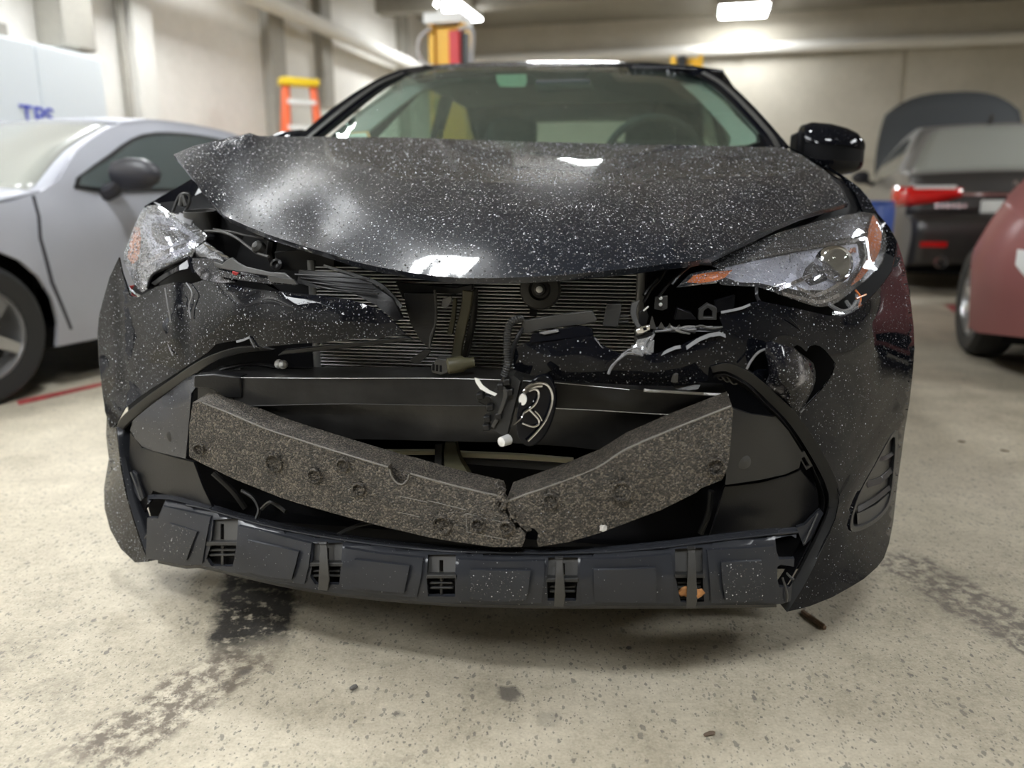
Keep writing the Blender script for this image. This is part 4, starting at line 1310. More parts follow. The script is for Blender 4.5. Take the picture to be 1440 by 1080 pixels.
big_hole = [(1138, 487), (1146, 485), (1153, 487), (1160, 492), (1165, 498), (1170, 504), (1175, 511), (1173, 519), (1169, 529), (1160, 543), (1150, 554), (1138, 567), (1125, 580), (1135, 563), (1143, 548), (1147, 535), (1147, 523), (1144, 511), (1136, 504), (1126, 497), (1116, 488), (1121, 485), (1127, 488), (1134, 495)]
small_hole = [(1050, 518), (1056, 508), (1063, 499), (1069, 494), (1075, 491), (1076, 499), (1080, 510), (1080, 520), (1066, 520), (1058, 524)]
right_cheek = [(722, 490, .060), (742, 482, .058), (780, 477, .054), (815, 473, .052), (833, 470, .052), (838, 478, .049), (845, 484, .047), (858, 492, .046), (872, 498, .047), (895, 501, .050), (922, 498, .058), (940, 491, .07), (957, 489, .075), (965, 482, .08), (975, 478, .083), (985, 473, .088), (995, 470, .092), (1012, 467, .098),
               (1017, 460, .098), (1012, 448, .098), (1014, 439, .10), (1030, 436, .115), (1043, 433, .122), (1053, 427, .13), (1070, 424, .145), (1105, 431, .18), (1128, 436, .205), (1147, 440, .235), (1165, 444, .26), (1182, 446, .29), (1197, 441, .325), (1215, 428, .38), (1230, 413, .435), (1243, 398, .50), (1254, 382, .56), (1259, 362, .61), (1262, 340, .65),
               (1270, 365, .66), (1276, 395, .655), (1281, 425, .65), (1285, 460, .63), (1286, 490, .61), (1284, 520, .59), (1279, 565, .57), (1272, 607, .55), (1267, 645, .53), (1262, 680, .51), (1256, 735, .46), (1250, 765, .42), (1243, 785, .38), (1233, 798, .34), (1215, 814, .29), (1197, 825, .255), (1170, 840, .215), (1140, 852, .185), (1122, 857, .165), (1107, 860, .15),
               (1117, 845, .158), (1130, 820, .17), (1143, 795, .185), (1155, 770, .20), (1167, 748, .212), (1175, 730, .222), (1180, 705, .23), (1176, 680, .225), (1167, 658, .218), (1155, 638, .21), (1140, 613, .195), (1122, 588, .18), (1106, 572, .165), (1090, 556, .15), (1075, 541, .14), (1060, 530, .128), (1040, 519, .115), (1020, 513, .105), (997, 516, .10),
               (995, 535, .105), (970, 541, .10), (945, 543, .090), (900, 542, .078), (860, 540, .070), (815, 538, .066), (775, 535, .066), (745, 527, .066), (722, 520, .066)]
rc_ctl = [(780, 505, .042), (850, 515, .040), (920, 518, .053), (980, 495, .080), (1050, 470, .115), (1100, 460, .155), (1150, 470, .215), (1200, 480, .29), (1240, 470, .40), (1265, 470, .52), (1040, 495, .11), (1095, 520, .15),
          (1110, 545, .165), (1180, 560, .26), (1230, 560, .37), (1260, 560, .50), (1180, 620, .245), (1220, 620, .345), (1200, 680, .275), (1240, 690, .40), (1185, 760, .235), (1215, 770, .30), (1165, 800, .205), (1140, 830, .18), (1220, 440, .36), (1255, 430, .52)]
def rdent(q):
    u, v = q[:, 0], q[:, 1]
    d = .014 * np.exp(-(((u - 1105) / 30) ** 2 + ((v - 505) / 22) ** 2))
    d -= .010 * np.exp(-(((u - 1085) / 9) ** 2 + ((v - 500) / 16) ** 2))
    # crease from the fog vent down to the lip
    x0, y0, x1, y1 = 1262, 585, 1180, 712
    L = math.hypot(x1 - x0, y1 - y0)
    s = ((u - x0) * (y1 - y0) - (v - y0) * (x1 - x0)) / L
    al = ((u - x0) * (x1 - x0) + (v - y0) * (y1 - y0)) / L
    w = np.clip((al + 20) / 40, 0, 1) * np.clip((L + 120 - al) / 60, 0, 1)
    d += -.012 * np.exp(-(s / 9) ** 2) * w
    return d
vent_px = [(1261, 610), (1260, 640), (1257, 672), (1254, 697), (1247, 716), (1233, 731), (1217, 741), (1204, 745), (1198, 742), (1198, 730), (1203, 713), (1209, 696), (1219, 676), (1231, 655), (1245, 629), (1254, 614)]
panel('bumper_cover', right_cheek, M['paint'], car, rc_ctl, holes=[big_hole, small_hole, vent_px], step=9, thick=.005, ang=50, disp=rdent)
# torn flap hanging out between the two holes
panel('torn_flap', [(1078, 482, .10), (1086, 480, .10), (1094, 483, .10), (1108, 487, .11), (1118, 492, .12), (1130, 502, .14), (1141, 512, .155), (1145, 524, .165), (1145, 538, .165), (1138, 552, .165), (1130, 566, .165), (1123, 578, .165),
                    (1112, 570, .15), (1100, 558, .14), (1085, 548, .13), (1077, 540, .125), (1082, 528, .115), (1082, 512, .105), (1076, 497, .10)], M['scuffed'], car,
      [(1095, 510, .085), (1110, 530, .10), (1125, 530, .115), (1105, 550, .12), (1090, 530, .095)], step=6, thick=.004, ang=40)
# whitened torn edges
def edge_strip(pts, w, name='torn_edge'):
    top = [(u, v, t) for (u, v, t) in pts]
    bot = [(u + w * .15, v + w, t - .003) for (u, v, t) in pts]
    return panel(name, top + bot[::-1], M['white_tear'], car, step=6, thick=.003)
edge_strip([(965, 487, .076), (975, 480, .080), (985, 474, .084), (998, 469, .09), (1012, 467, .094), (1020, 470, .095)], 5)
edge_strip([(928, 497, .064), (940, 491, .067), (950, 487, .069), (957, 486, .07)], 4)
edge_strip([(836, 474, .047), (845, 485, .047), (858, 493, .05), (872, 499, .053)], 3)
edge_strip([(1014, 438, .097), (1030, 435, .112), (1043, 432, .119), (1055, 427, .127)], 3)
edge_strip([(332, 479, .156), (341, 477, .151), (350, 473, .146), (357, 487, .14)], 3)
tubepx('torn_edge', [(1175, 511, .272), (1172, 524, .268), (1160, 543, .245), (1150, 554, .228), (1125, 580, .182)], .0022, M['white_tear'], car, 6)
tubepx('torn_edge', [(1076, 491, .118), (1066, 496, .11), (1056, 508, .105), (1050, 519, .10)], .002, M['white_tear'], car, 6)
tubepx('paint_crack', [(1110, 447, .165), (1120, 458, .176), (1128, 470, .19), (1135, 484, .20)], .0012, M['void'], car, 5)
tubepx('paint_crack', [(232, 405, .272), (236, 430, .258), (240, 455, .255), (236, 480, .262), (243, 500, .24)], .0014, M['white_tear'], car, 5)
tubepx('paint_crack', [(262, 398, .27), (270, 412, .236), (266, 430, .233), (268, 448, .222)], .0014, M['white_tear'], car, 5)

# ---- grille surround trim rings
strip_px('grille_surround', [(365, 488, .15), (335, 488, .17), (300, 498, .19), (272, 512, .212), (235, 537, .262), (200, 562, .31), (172, 585, .345), (163, 600, .365)],
         [(385, 492, .155), (340, 497, .18), (305, 508, .20), (280, 523, .222), (245, 546, .272), (212, 570, .318), (182, 594, .35), (172, 606, .365)], M['plastic_satin'], .012, bevel=.002)
strip_px('grille_surround', [(1000, 516, .098), (1022, 511, .102), (1045, 519, .113), (1064, 530, .126), (1092, 555, .147), (1124, 587, .176), (1157, 637, .206), (1178, 680, .222), (1182, 706, .227), (1177, 730, .218), (1157, 771, .197), (1132, 821, .167), (1107, 861, .145)],
         [(1002, 524, .105), (1020, 522, .112), (1040, 531, .125), (1058, 543, .14), (1083, 567, .162), (1112, 598, .19), (1143, 645, .22), (1162, 684, .235), (1166, 708, .24), (1161, 730, .232), (1141, 772, .205), (1118, 815, .18), (1096, 848, .16)], M['plastic_satin'], .012, bevel=.002)
strip_px('grille_rim', [(1004, 527, .12), (1020, 526, .125), (1036, 533, .138), (1056, 546, .152), (1080, 570, .172), (1108, 600, .20), (1138, 646, .23), (1156, 686, .245), (1160, 708, .25), (1155, 730, .24), (1136, 770, .215), (1112, 815, .185), (1094, 842, .165)],
         [(1003, 531, .13), (1018, 530, .135), (1033, 537, .148), (1053, 550, .162), (1077, 574, .182), (1104, 604, .21), (1134, 649, .24), (1151, 687, .255), (1155, 708, .26), (1150, 728, .25), (1131, 768, .225), (1106, 813, .195), (1088, 838, .175)], M['plastic'], .03, bevel=.002)
strip_px('grille_rim', [(163, 600, .362), (166, 625, .342), (171, 660, .322), (179, 700, .302), (191, 740, .282), (203, 775, .262), (211, 790, .248)],
         [(176, 597, .37), (173, 622, .352), (180, 660, .33), (189, 698, .31), (202, 738, .29), (212, 770, .27), (220, 788, .255)], M['plastic_wet'], .03, bevel=.003)
# plastic fog panels either side
panel('grille_side_panel', [(272, 523, .235), (277, 530, .22), (275, 545, .205), (269, 553, .20), (266, 590, .20), (261, 645, .205), (240, 640, .24), (215, 634, .285), (200, 628, .31), (190, 617, .325), (183, 605, .335), (188, 590, .325), (212, 570, .305), (245, 546, .265)],
      M['plastic_wet'], car, [(240, 590, .24), (225, 600, .262)], step=9, thick=.008, bevel=.002)
MB().lathe([(.012, 0), (.013, .003), (.009, .005), (0, .006)], cp(243, 613, .243), (0, -1, .1), 20).build('clip_cap', M['plastic_satin'], car)
panel('grille_side_panel', [(1030, 574, .13), (1057, 583, .135), (1092, 587, .165), (1110, 608, .19), (1128, 637, .215), (1124, 658, .215), (1104, 667, .195), (1068, 675, .165), (1020, 682, .13)],
      M['plastic_satin'], car, step=10, thick=.008, bevel=.002)
MB().lathe([(.012, 0), (.013, .003), (.009, .005), (0, .006)], cp(1045, 649, .145), (.2, -1, .1), 20).build('clip_cap', M['plastic_grey'], car)
panel('grille_side_panel', [(1018, 684, .16), (1068, 678, .18), (1104, 670, .205), (1126, 660, .225), (1150, 690, .25), (1152, 710, .25), (1140, 735, .235), (1120, 744, .215), (1060, 748, .18), (997, 756, .15), (1008, 720, .155)], M['plastic'], car, step=12, thick=.008, bevel=.002)
panel('grille_side_panel', [(183, 608, .345), (200, 630, .335), (240, 642, .28), (272, 650, .245), (285, 685, .225), (299, 714, .20), (260, 703, .25), (215, 690, .30), (203, 720, .31), (192, 690, .325), (182, 650, .34)], M['plastic'], car, step=12, thick=.008, bevel=.002)
panel('slot_frame', [(1122, 640, .212), (1131, 634, .216), (1143, 655, .226), (1134, 661, .222)], M['plastic_satin'], car, step=10, thick=.01, holes=[[(1127, 645), (1131, 642), (1138, 654), (1134, 657)]])
for (pts) in ([(1120, 742, .205), (1132, 738, .212), (1153, 716, .235), (1158, 722, .235), (1140, 758, .215), (1130, 768, .205)],
              [(186, 662, .325), (192, 668, .318), (202, 700, .30), (196, 704, .302), (188, 690, .318)]):
    panel('corner_gusset', pts, M['plastic_wet'], car, step=10, thick=.01, bevel=.002)
tubepx('corner_rib', [(1131, 765, .20), (1150, 722, .228)], .002, M['plastic_grey'], car)
tubepx('corner_rib', [(184, 664, .318), (199, 704, .295)], .002, M['plastic_grey'], car)

# ---- fog vent at the right corner
cover_f = tps(right_cheek + rc_ctl)
def on_cover(q, off):
    q = np.array([p[:2] for p in q], float)
    T = cover_f(q) + rdent(q) + off
    return [(u, v, t) for (u, v), t in zip(q, T)]
def grow(pts, k):
    c0 = np.mean(np.array(pts, float), 0)
    return [tuple(c0 + (np.array(p) - c0) * k) for p in pts]
vin_s = [tuple(p) for p in smooth_loop(vent_px, 2)]
rim_o, rim_i = grow(vin_s, 1.05), grow(vin_s, .93)
panel('fog_vent', on_cover(rim_o, -.004), M['plastic_satin'], car, holes=[[p[:2] for p in on_cover(rim_i, -.004)]], step=6, back=(-.006, .012, 0), bevel=.001)
panel('vent_back', on_cover(grow(vin_s, 1.08), .022), M['plastic'], car, step=10, thick=.003)
for (a, b) in (([(1234, 643), (1246, 641), (1258, 632)], 6), ([(1219, 677), (1238, 671), (1256, 654)], 9), ([(1206, 713), (1230, 699), (1252, 681)], 8)):
    sp = [tuple(p) for p in smooth_path(a, 4)]
    top = on_cover(sp, .016)
    bot = on_cover([(p[0] + 1, p[1] + b) for p in sp], -.001)
    panel('vent_louvre', top + bot[::-1], M['plastic_satin'], car, step=6, thick=.004, bevel=.0008)
panel('vent_floor', on_cover([(1205, 722), (1214, 719), (1232, 710), (1250, 694), (1250, 708), (1240, 722), (1222, 734), (1206, 738)], .010), M['plastic_grey'], car, step=8, thick=.004, bevel=.001)

# ---- reinforcement beam behind the foam
panel('bumper_beam', [(278, 529, .165), (340, 530, .15), (440, 531, .14), (520, 531, .135), (610, 531, .13), (700, 533, .13), (777, 537, .128), (885, 547, .13), (960, 553, .138), (1024, 557, .145),
                      (1024, 585, .145), (960, 583, .134), (840, 578, .122), (700, 572, .120), (480, 569, .130), (340, 572, .145), (278, 574, .16)],
      M['steel_black'], car, step=14, back=(0, .09, 0), bevel=.006, ang=25)
panel('bumper_beam_lower', [(278, 574, .175), (340, 572, .16), (480, 569, .145), (700, 572, .135), (840, 578, .137), (960, 583, .149), (1024, 585, .16), (1024, 640, .16), (900, 640, .15), (800, 628, .142), (700, 622, .14), (480, 617, .15), (340, 620, .165), (278, 625, .18)],
      M['steel_black'], car, step=14, back=(0, .07, 0), bevel=.006, ang=25)
panel('crash_bracket', [(272, 528, .15), (300, 526, .145), (338, 530, .142), (340, 560, .142), (318, 560, .142), (300, 548, .145), (272, 545, .15)], M['plastic'], car, step=12, thick=.03, bevel=.003)
tubepx('beam_edge_highlight', [(1024, 556, .137), (960, 552, .13), (905, 549, .124)], .0026, M['aluminium'], car)  # pale tubes added as a painted highlight along the beam's top edge
tubepx('beam_edge_highlight', [(285, 531, .158), (340, 531, .145), (440, 532, .135), (520, 532, .13), (610, 532, .125), (700, 534, .125), (777, 538, .123), (885, 548, .124)], .0006, M['aluminium'], car, 6)
tubepx('weld_seam', [(345, 571, .143), (480, 568, .128), (600, 570, .121), (690, 571, .118)], .0007, M['plastic_grey'], car, 5)
tubepx('weld_seam', [(775, 574, .119), (840, 577, .12), (920, 582, .128), (985, 584, .137)], .0008, M['aluminium'], car, 5)

# ---- foam absorber, snapped in two in the middle
def foam_piece(front, hi, ctl, name='foam_absorber'):
    return panel(name, front, M['foam'], car, ctl, holes=hi, step=10, back=(0, .075, .004), bevel=.006, ang=25)
foam_left = [(271, 566, .085), (285, 565, .082), (320, 579, .075), (372, 601, .062), (420, 617, .052), (480, 636, .04), (520, 648, .033), (546, 656, .028), (576, 664, .023), (620, 677, .016), (660, 687, .008), (700, 697, .0),
             (703, 705, .0), (700, 713, -.001), (706, 720, -.002), (712, 722, -.002), (716, 730, -.003), (722, 735, -.004), (726, 745, -.004), (733, 744, -.004), (739, 752, -.004), (737, 762, -.004), (734, 769, -.004), (692, 769, .0), (640, 762, .008), (605, 756, .015), (540, 741, .028), (480, 725, .04), (430, 711, .05), (395, 700, .057), (330, 674, .07), (280, 650, .08), (266, 642, .083), (266, 600, .085)]
nk = foam_left.index((546, 656, .028))
foam_face = foam_left[:nk + 1] + [(549, 668, .027), (556, 679, .026), (564, 682, .025), (573, 677, .024)] + foam_left[nk + 1:]
fctl = [(400, 650, .055), (550, 700, .024), (650, 725, .006)]
panel('foam_absorber', foam_face, M['foam'], car, fctl, step=10, back=(0, .016, .001), bevel=.005, ang=25)
foam_core = panel('foam_core', [(u, v, t + .0165) for (u, v, t) in foam_left], M['foam'], car, [(u, v, t + .0165) for (u, v, t) in fctl], step=14, back=(0, .06, .004), bevel=.004, ang=25)
foam_right = [(712, 704, -.002), (740, 694, -.003), (780, 680, -.002), (840, 656, .006), (880, 631, .012), (940, 605, .026), (1029, 570, .05), (1031, 576, .052), (1026, 640, .054), (1022, 663, .054), (1015, 675, .052), (985, 687, .044), (980, 692, .042), (930, 717, .03), (842, 750, .012), (800, 762, .004), (757, 769, -.002), (755, 760, -.003), (757, 750, -.003), (752, 744, -.004), (746, 742, -.004), (738, 745, -.004), (730, 738, -.004), (723, 728, -.004), (716, 722, -.003), (713, 714, -.002)]
foam_piece(foam_right, [], [(850, 690, .008), (950, 650, .03)])
tubepx('foam_ridge', [(285, 566, .083), (320, 580, .0755), (372, 602, .0625), (420, 618, .0525), (480, 637, .0405), (546, 657, .0285)], .0018, M['foam_edge'], car, 6)
tubepx('foam_ridge', [(577, 666, .0225), (620, 678, .0165), (660, 688, .0085), (699, 697, .001)], .0018, M['foam_edge'], car, 6)
tubepx('foam_ridge', [(716, 704, -.001), (740, 695, -.002), (780, 681, -.001), (840, 657, .007), (880, 632, .013), (940, 606, .027), (1028, 571, .051)], .0018, M['foam_edge'], car, 6)
tubepx('foam_ridge', [(548, 660, .026), (551, 670, .025), (558, 679, .024), (566, 681, .023), (573, 675, .022), (575, 667, .022)], .0014, M['foam_edge'], car, 6)
def foam_disc(u, v, t, r, pin=False):
    m = MB().lathe([(r, .003), (r, -.005), (r * .93, -.0065), (r * .80, -.0065), (r * .74, -.002), (0, -.002)] if not pin else [(r, .003), (r, -.005), (r * .93, -.0065), (r * .80, -.0065), (r * .72, -.001), (r * .25, -.001), (r * .2, -.006), (0, -.006)], cp(u, v, t), (0, 1, 0), 24)
    m.build('moulded_disc', M['foam'], car)
for (u, v, t, r, pin) in ((386, 650, .058, .017, 0), (443, 668, .046, .013, 0), (483, 653, .039, .012, 0), (505, 687, .034, .012, 0), (281, 631, .080, .011, 0), (622, 737, .011, .017, 1), (875, 690, .012, .018, 0), (1007, 656, .048, .016, 1), (775, 703, -.002, .013, 0), (712, 741, -.004, .012, 1), (672, 737, .002, .012, 1)):
    foam_disc(u, v, t - .0005, r, pin)
for (a, b) in (((535, 692), (600, 706)), ((536, 714), (590, 727)), ((602, 704), (655, 717)), ((652, 726), (654, 723)), ((535, 692), (536, 714)), ((656, 722), (717, 737)), ((656, 748), (712, 759)), ((655, 722), (657, 748))):
    fl_ = tps([p for p in foam_left])
    ta, tb = fl_([a])[0] - .001, fl_([b])[0] - .001
    tubepx('moulded_line', [(a[0], a[1], ta), (b[0], b[1], tb)], .0008, M['foam_edge'], car, 5, 3)
tubepx('torn_foam', [(704, 676, .02), (700, 682, .015), (708, 690, .008), (702, 698, 0), (711, 706, -.004), (705, 716, -.005)], [.004 + .0025 * random.random() for _ in range(26)], M['foam'], car, 6)
for k in range(24):
    u, v = random.choice([(704 + random.uniform(-6, 8), 676 + random.uniform(0, 44)), (742 + random.uniform(-10, 14), 742 + random.uniform(-4, 4)), (720 + random.uniform(-4, 6), 728 + random.uniform(-6, 8))])
    r = random.uniform(.0018, .0042)
    MB().lathe([(0, -r), (r * .8, -r * .5), (r, 0), (r * .7, r * .6), (0, r)], cp(u, v, -.004 + .0006 * max(0, 700 - v)), (random.random(), 1, random.random()), 6).build('foam_crumb', M['foam'], car)

# ---- lower valance with its pads and clips
val = smooth_path([(208, 700, .258), (235, 700, .235), (262, 706, .215), (295, 713, .19), (335, 725, .16), (400, 741, .12), (500, 758, .07), (600, 769, .04), (680, 773, .025), (760, 774, .018), (840, 773, .02), (930, 766, .04), (1000, 757, .07), (1060, 750, .105), (1121, 744, .155)], 4)
vb = smooth_path([(205, 786, .262), (222, 788, .24), (262, 796, .20), (280, 795, .185), (325, 805, .15), (390, 820, .105), (440, 829, .08), (495, 837, .06), (590, 846, .035), (670, 850, .02), (780, 852, .016), (870, 852, .022), (960, 852, .045), (1030, 851, .08), (1092, 850, .13), (1112, 845, .155)], 4)
hole_l = [(214, 702), (228, 697), (234, 701), (228, 714), (222, 729), (201, 728), (206, 712)]
hole_r = [(1090, 757), (1112, 753), (1120, 757), (1122, 770), (1121, 786), (1096, 787), (1092, 775)]
hole_r2 = [(1093, 797), (1098, 794), (1118, 797), (1119, 812), (1110, 826), (1096, 826), (1093, 815)]
boxes = [[(300, 731), (335, 729), (332, 767), (293, 774), (291, 789), (296, 795), (326, 797), (330, 770)],
         [(440, 764), (482, 763), (478, 800), (476, 822), (442, 822), (437, 810), (440, 800)],
         [(602, 780), (641, 780), (640, 812), (640, 839), (602, 839), (600, 815)],
         [(771, 784), (813, 784), (812, 815), (810, 845), (770, 845), (769, 815)],
         [(949, 772), (988, 770), (988, 808), (990, 846), (957, 847), (950, 812)]]
boxes = [[(300, 731), (335, 729), (333, 765), (327, 797), (297, 796), (290, 786), (296, 768)],
         [(440, 764), (482, 763), (479, 798), (477, 822), (443, 822), (436, 811), (439, 795)]] + boxes[2:]
valance = [tuple(p) for p in val] + [tuple(p) for p in vb[::-1]]
vf0 = tps(valance[::3])
VU = np.array([p[0] for p in val]); VT = np.array([p[1] for p in val]); BU = np.array([p[0] for p in vb]); BV = np.array([p[1] for p in vb])
def vbulge(q):
    top, bot = np.interp(q[:, 0], VU, VT), np.interp(q[:, 0], BU, BV)
    s_ = np.clip((q[:, 1] - top) / np.maximum(bot - top, 5), 0, 1)
    return .012 - .040 * np.sqrt(np.clip(1 - (1 - np.minimum(s_ / .62, 1)) ** 2, 0, 1)) + .012 * np.clip((s_ - .62) / .38, 0, 1) ** 2
panel('lower_valance', valance, M['plastic_wet'], car, [], holes=[hole_l, hole_r, hole_r2] + boxes, step=8, thick=.010, bevel=.0012,
      disp=lambda q: vbulge(q))
vdisp = lambda q: vf0(q) + vbulge(q)
def on_val(name, ol, mat, off, thick=.004, step=8, bevel=.0015, holes=()):
    T = vdisp(np.array(ol, float))
    return panel(name, [(u, v, t - off) for (u, v), t in zip(ol, T)], mat, car, holes=holes, step=step, thick=thick, bevel=bevel)
# shelf along the top of the valance
strip_px('valance_shelf', [(p[0], p[1] - 3, p[2] + .03) for p in val[::3]], [(p[0], p[1] + 2, p[2] - .004) for p in val[::3]], M['plastic_wet'], .006, bevel=.0015, k=2)
tubepx('valance_rib', [(p[0], p[1] + 4, p[2] - .006) for p in val[8::3]], .0022, M['plastic_wet'], car, 6, 3)
# raised boxes and pads between the clips
for (big, pad) in (([(229, 712), (296, 727), (290, 757), (284, 793), (262, 795), (214, 786), (222, 748)], [(238, 736), (277, 748), (268, 770), (262, 788), (226, 786), (230, 758)]),
                   ([(335, 740), (372, 748), (438, 765), (434, 795), (428, 822), (380, 815), (329, 802), (332, 770)], [(348, 760), (384, 768), (420, 776), (415, 796), (410, 815), (375, 811), (344, 803), (345, 780)]),
                   ([(484, 771), (540, 780), (595, 785), (592, 812), (586, 840), (535, 836), (480, 828), (481, 800)], [(498, 787), (540, 792), (576, 796), (572, 815), (568, 834), (530, 831), (495, 826), (496, 805)]),
                   ([(645, 787), (705, 790), (766, 789), (765, 818), (761, 848), (705, 850), (644, 845), (643, 815)], [(661, 802), (705, 803), (746, 803), (744, 822), (740, 844), (700, 846), (660, 843), (660, 822)]),
                   ([(816, 787), (880, 786), (944, 780), (947, 815), (947, 848), (880, 850), (818, 849), (816, 820)], [(835, 802), (880, 801), (922, 799), (923, 822), (922, 847), (880, 848), (836, 846), (835, 824)]),
                   ([(994, 774), (1040, 772), (1088, 768), (1091, 800), (1091, 847), (1040, 849), (1000, 848), (998, 812)], [(1014, 791), (1042, 790), (1071, 789), (1074, 815), (1075, 844), (1048, 847), (1020, 846), (1016, 818)])):
    on_val('valance_box', big, M['plastic_wet'], .006, .008, bevel=.0022, step=6)
    on_val('valance_pad', pad, M['plastic_wet'], .0105, .006, bevel=.0018, step=6)
# clips: pocket with slot, latch window and, on three of them, a metal strap
for i, bx in enumerate(boxes):
    cx0, cx1 = min(p[0] for p in bx), max(p[0] for p in bx)
    cy0, cy1 = min(p[1] for p in bx), max(p[1] for p in bx)
    mid = cy0 + (cy1 - cy0) * .52
    xm = (cx0 + cx1) / 2
    top = [(cx0 + (5 if i == 0 else -1), cy0 - 1), (cx1 + 1, cy0 - 1), (cx1, mid), (cx0 + 1, mid)]
    on_val('clip_pocket', top, M['plastic_grey'], -.006, .004, holes=[[(xm - 2.5 + i % 2, cy0 + 8), (xm + 2.5 + i % 2, cy0 + 8), (xm + 2.5 + i % 2, mid - 5), (xm - 2.5 + i % 2, mid - 5)]], bevel=.001)
    on_val('clip_ledge', [(cx0, mid - 2), (cx1, mid - 2), (cx1 + 1, mid + 3), (cx0 - 1, mid + 3)], M['plastic_satin'], .004, .012, bevel=.001)
    on_val('clip_back', [(cx0 - 1, mid), (cx1 + 1, mid), (cx1 + 1, cy1 + 1), (cx0 - 1, cy1 + 1)], M['void'], -.02, .003)
    for dy in (8, 15):
        on_val('clip_bar', [(cx0 + 4, mid + dy), (cx1 - 4, mid + dy), (cx1 - 4, mid + dy + 3), (cx0 + 4, mid + dy + 3)], M['plastic_satin'], -.006, .006)
    on_val('clip_bar', [(xm - 2, mid + 3), (xm + 2, mid + 3), (xm + 2, cy1 - 2), (xm - 2, cy1 - 2)], M['plastic_satin'], -.007, .006)
    if i in (1, 3, 4):
        sx = (455, 0, 787, 0)[i - 1] if i != 4 else 973
        s2 = on_val('clip_strap', [(sx - 5, cy0 + 2), (sx + 4, cy0 + 2), (sx + 6, mid), (sx + 8, cy1 - 6), (sx + 5, cy1 + 9), (sx - 8, cy1 + 8), (sx - 6, mid)], M['plastic_grey'], .010, .004, bevel=.001)
        on_val('strap_tab', [(sx - 7, cy0 - 1), (sx + 5, cy0 - 1), (sx + 5, cy0 + 3), (sx - 7, cy0 + 3)], M['plastic_satin'], .012, .004)
panel('valance_lip', [(p[0], p[1] - 2, p[2] + .004) for p in vb[4:-4:2]] + [(p[0], p[1] + 4, p[2] + .008) for p in vb[4:-4:2]][::-1], M['plastic_satin'], car, step=10, thick=.03)
tubepx('broken_spring_clip', [(1100, 812, .125), (1104, 824, .12), (1107, 836, .12), (1106, 846, .125)], .002, M['plastic_grey'], car, 6)
tubepx('broken_spring_clip', [(1106, 806, .125), (1112, 812, .12), (1116, 815, .12)], .002, M['plastic_grey'], car, 6)
tubepx('broken_spring_clip', [(204, 757, .262), (212, 745, .25), (219, 738, .24)], .002, M['plastic_grey'], car, 6)

# ---- black core behind everything: radiator support sheet added to block light leaks, under tray
panel('support_light_block', [(232, 300, .60), (300, 295, .52), (430, 345, .36), (560, 372, .31), (690, 380, .30), (860, 372, .32), (1000, 350, .42), (1120, 320, .66), (1225, 305, .84), (1262, 350, .80), (1262, 620, .62), (1190, 800, .34), (1000, 800, .27), (700, 812, .25), (400, 780, .28), (220, 760, .36), (180, 600, .50), (180, 420, .60)],
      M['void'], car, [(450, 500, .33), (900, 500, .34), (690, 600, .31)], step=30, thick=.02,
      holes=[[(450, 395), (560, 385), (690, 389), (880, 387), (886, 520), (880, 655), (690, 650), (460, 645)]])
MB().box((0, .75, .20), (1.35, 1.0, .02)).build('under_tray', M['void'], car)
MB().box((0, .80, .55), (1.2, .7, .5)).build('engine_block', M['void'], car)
for (u0, v0, u1, v1, t) in ((300, 665, 345, 715, .22), (1000, 690, 985, 750, .2)):
    tubepx('frame_rail', [(u0, v0, t), ((u0 + u1) / 2 + 4, (v0 + v1) / 2, t), (u1, v1, t)], .006, M['plastic_satin'], car)
for pts in ([(368, 716, .16), (380, 706, .15), (392, 712, .15), (402, 720, .14)], [(462, 760, .10), (500, 740, .12), (540, 732, .14)], [(340, 690, .19), (356, 700, .18), (364, 716, .17), (360, 730, .16)]):
    tubepx('hose_end', pts, .004, M['plastic_satin'], car, 6)

# ---- radiator: core, tubes, end tanks
rad = MB().box((0, .292, .60), (.66, .02, .36)).build('radiator', M['fin_core'], car)
fin_me = None
zt = .445
while zt < .752:
    if fin_me is None:
        o = MB().box((0, 0, 0), (.628, .016, .0017)).build('fin', M['aluminium'], rad)
        fin_me = o.data
    else:
        o = bpy.data.objects.new('fin', fin_me)
        COL.objects.link(o)
        o.parent = rad
    o.location = (.0, .274, zt)
    zt += .0067
for sx in (-.318, .318):
    MB().lathe([(0, 0), (.008, 0), (.008, .32), (0, .32)], (sx, .268, .44), (0, 0, 1), 14).build('end_tank', M['tank'], rad)
panel('cream_rail', [(538, 634, .215), (612, 634, .21), (612, 640, .208), (540, 640, .213)], M['cream'], car, step=12, thick=.012, bevel=.001)
panel('cream_rail', [(645, 636, .208), (735, 640, .204), (806, 646, .206), (806, 652, .204), (735, 647, .202), (645, 643, .206)], M['cream'], car, step=12, thick=.012, bevel=.001)
panel('grey_rail', [(645, 645, .21), (806, 654, .208), (775, 662, .208), (650, 652, .208)], M['plastic_grey'], car, step=12, thick=.012, bevel=.001)
panel('support_stay', [(612, 625, .195), (622, 625, .195), (620, 658, .19), (611, 655, .19)], M['plastic_grey'], car, step=12, thick=.01, bevel=.001)
strip_px('curved_duct', [(626, 622, .19), (624, 640, .185), (626, 665, .18)], [(640, 622, .19), (646, 645, .185), (660, 668, .18)], M['olive'], .02, bevel=.003)

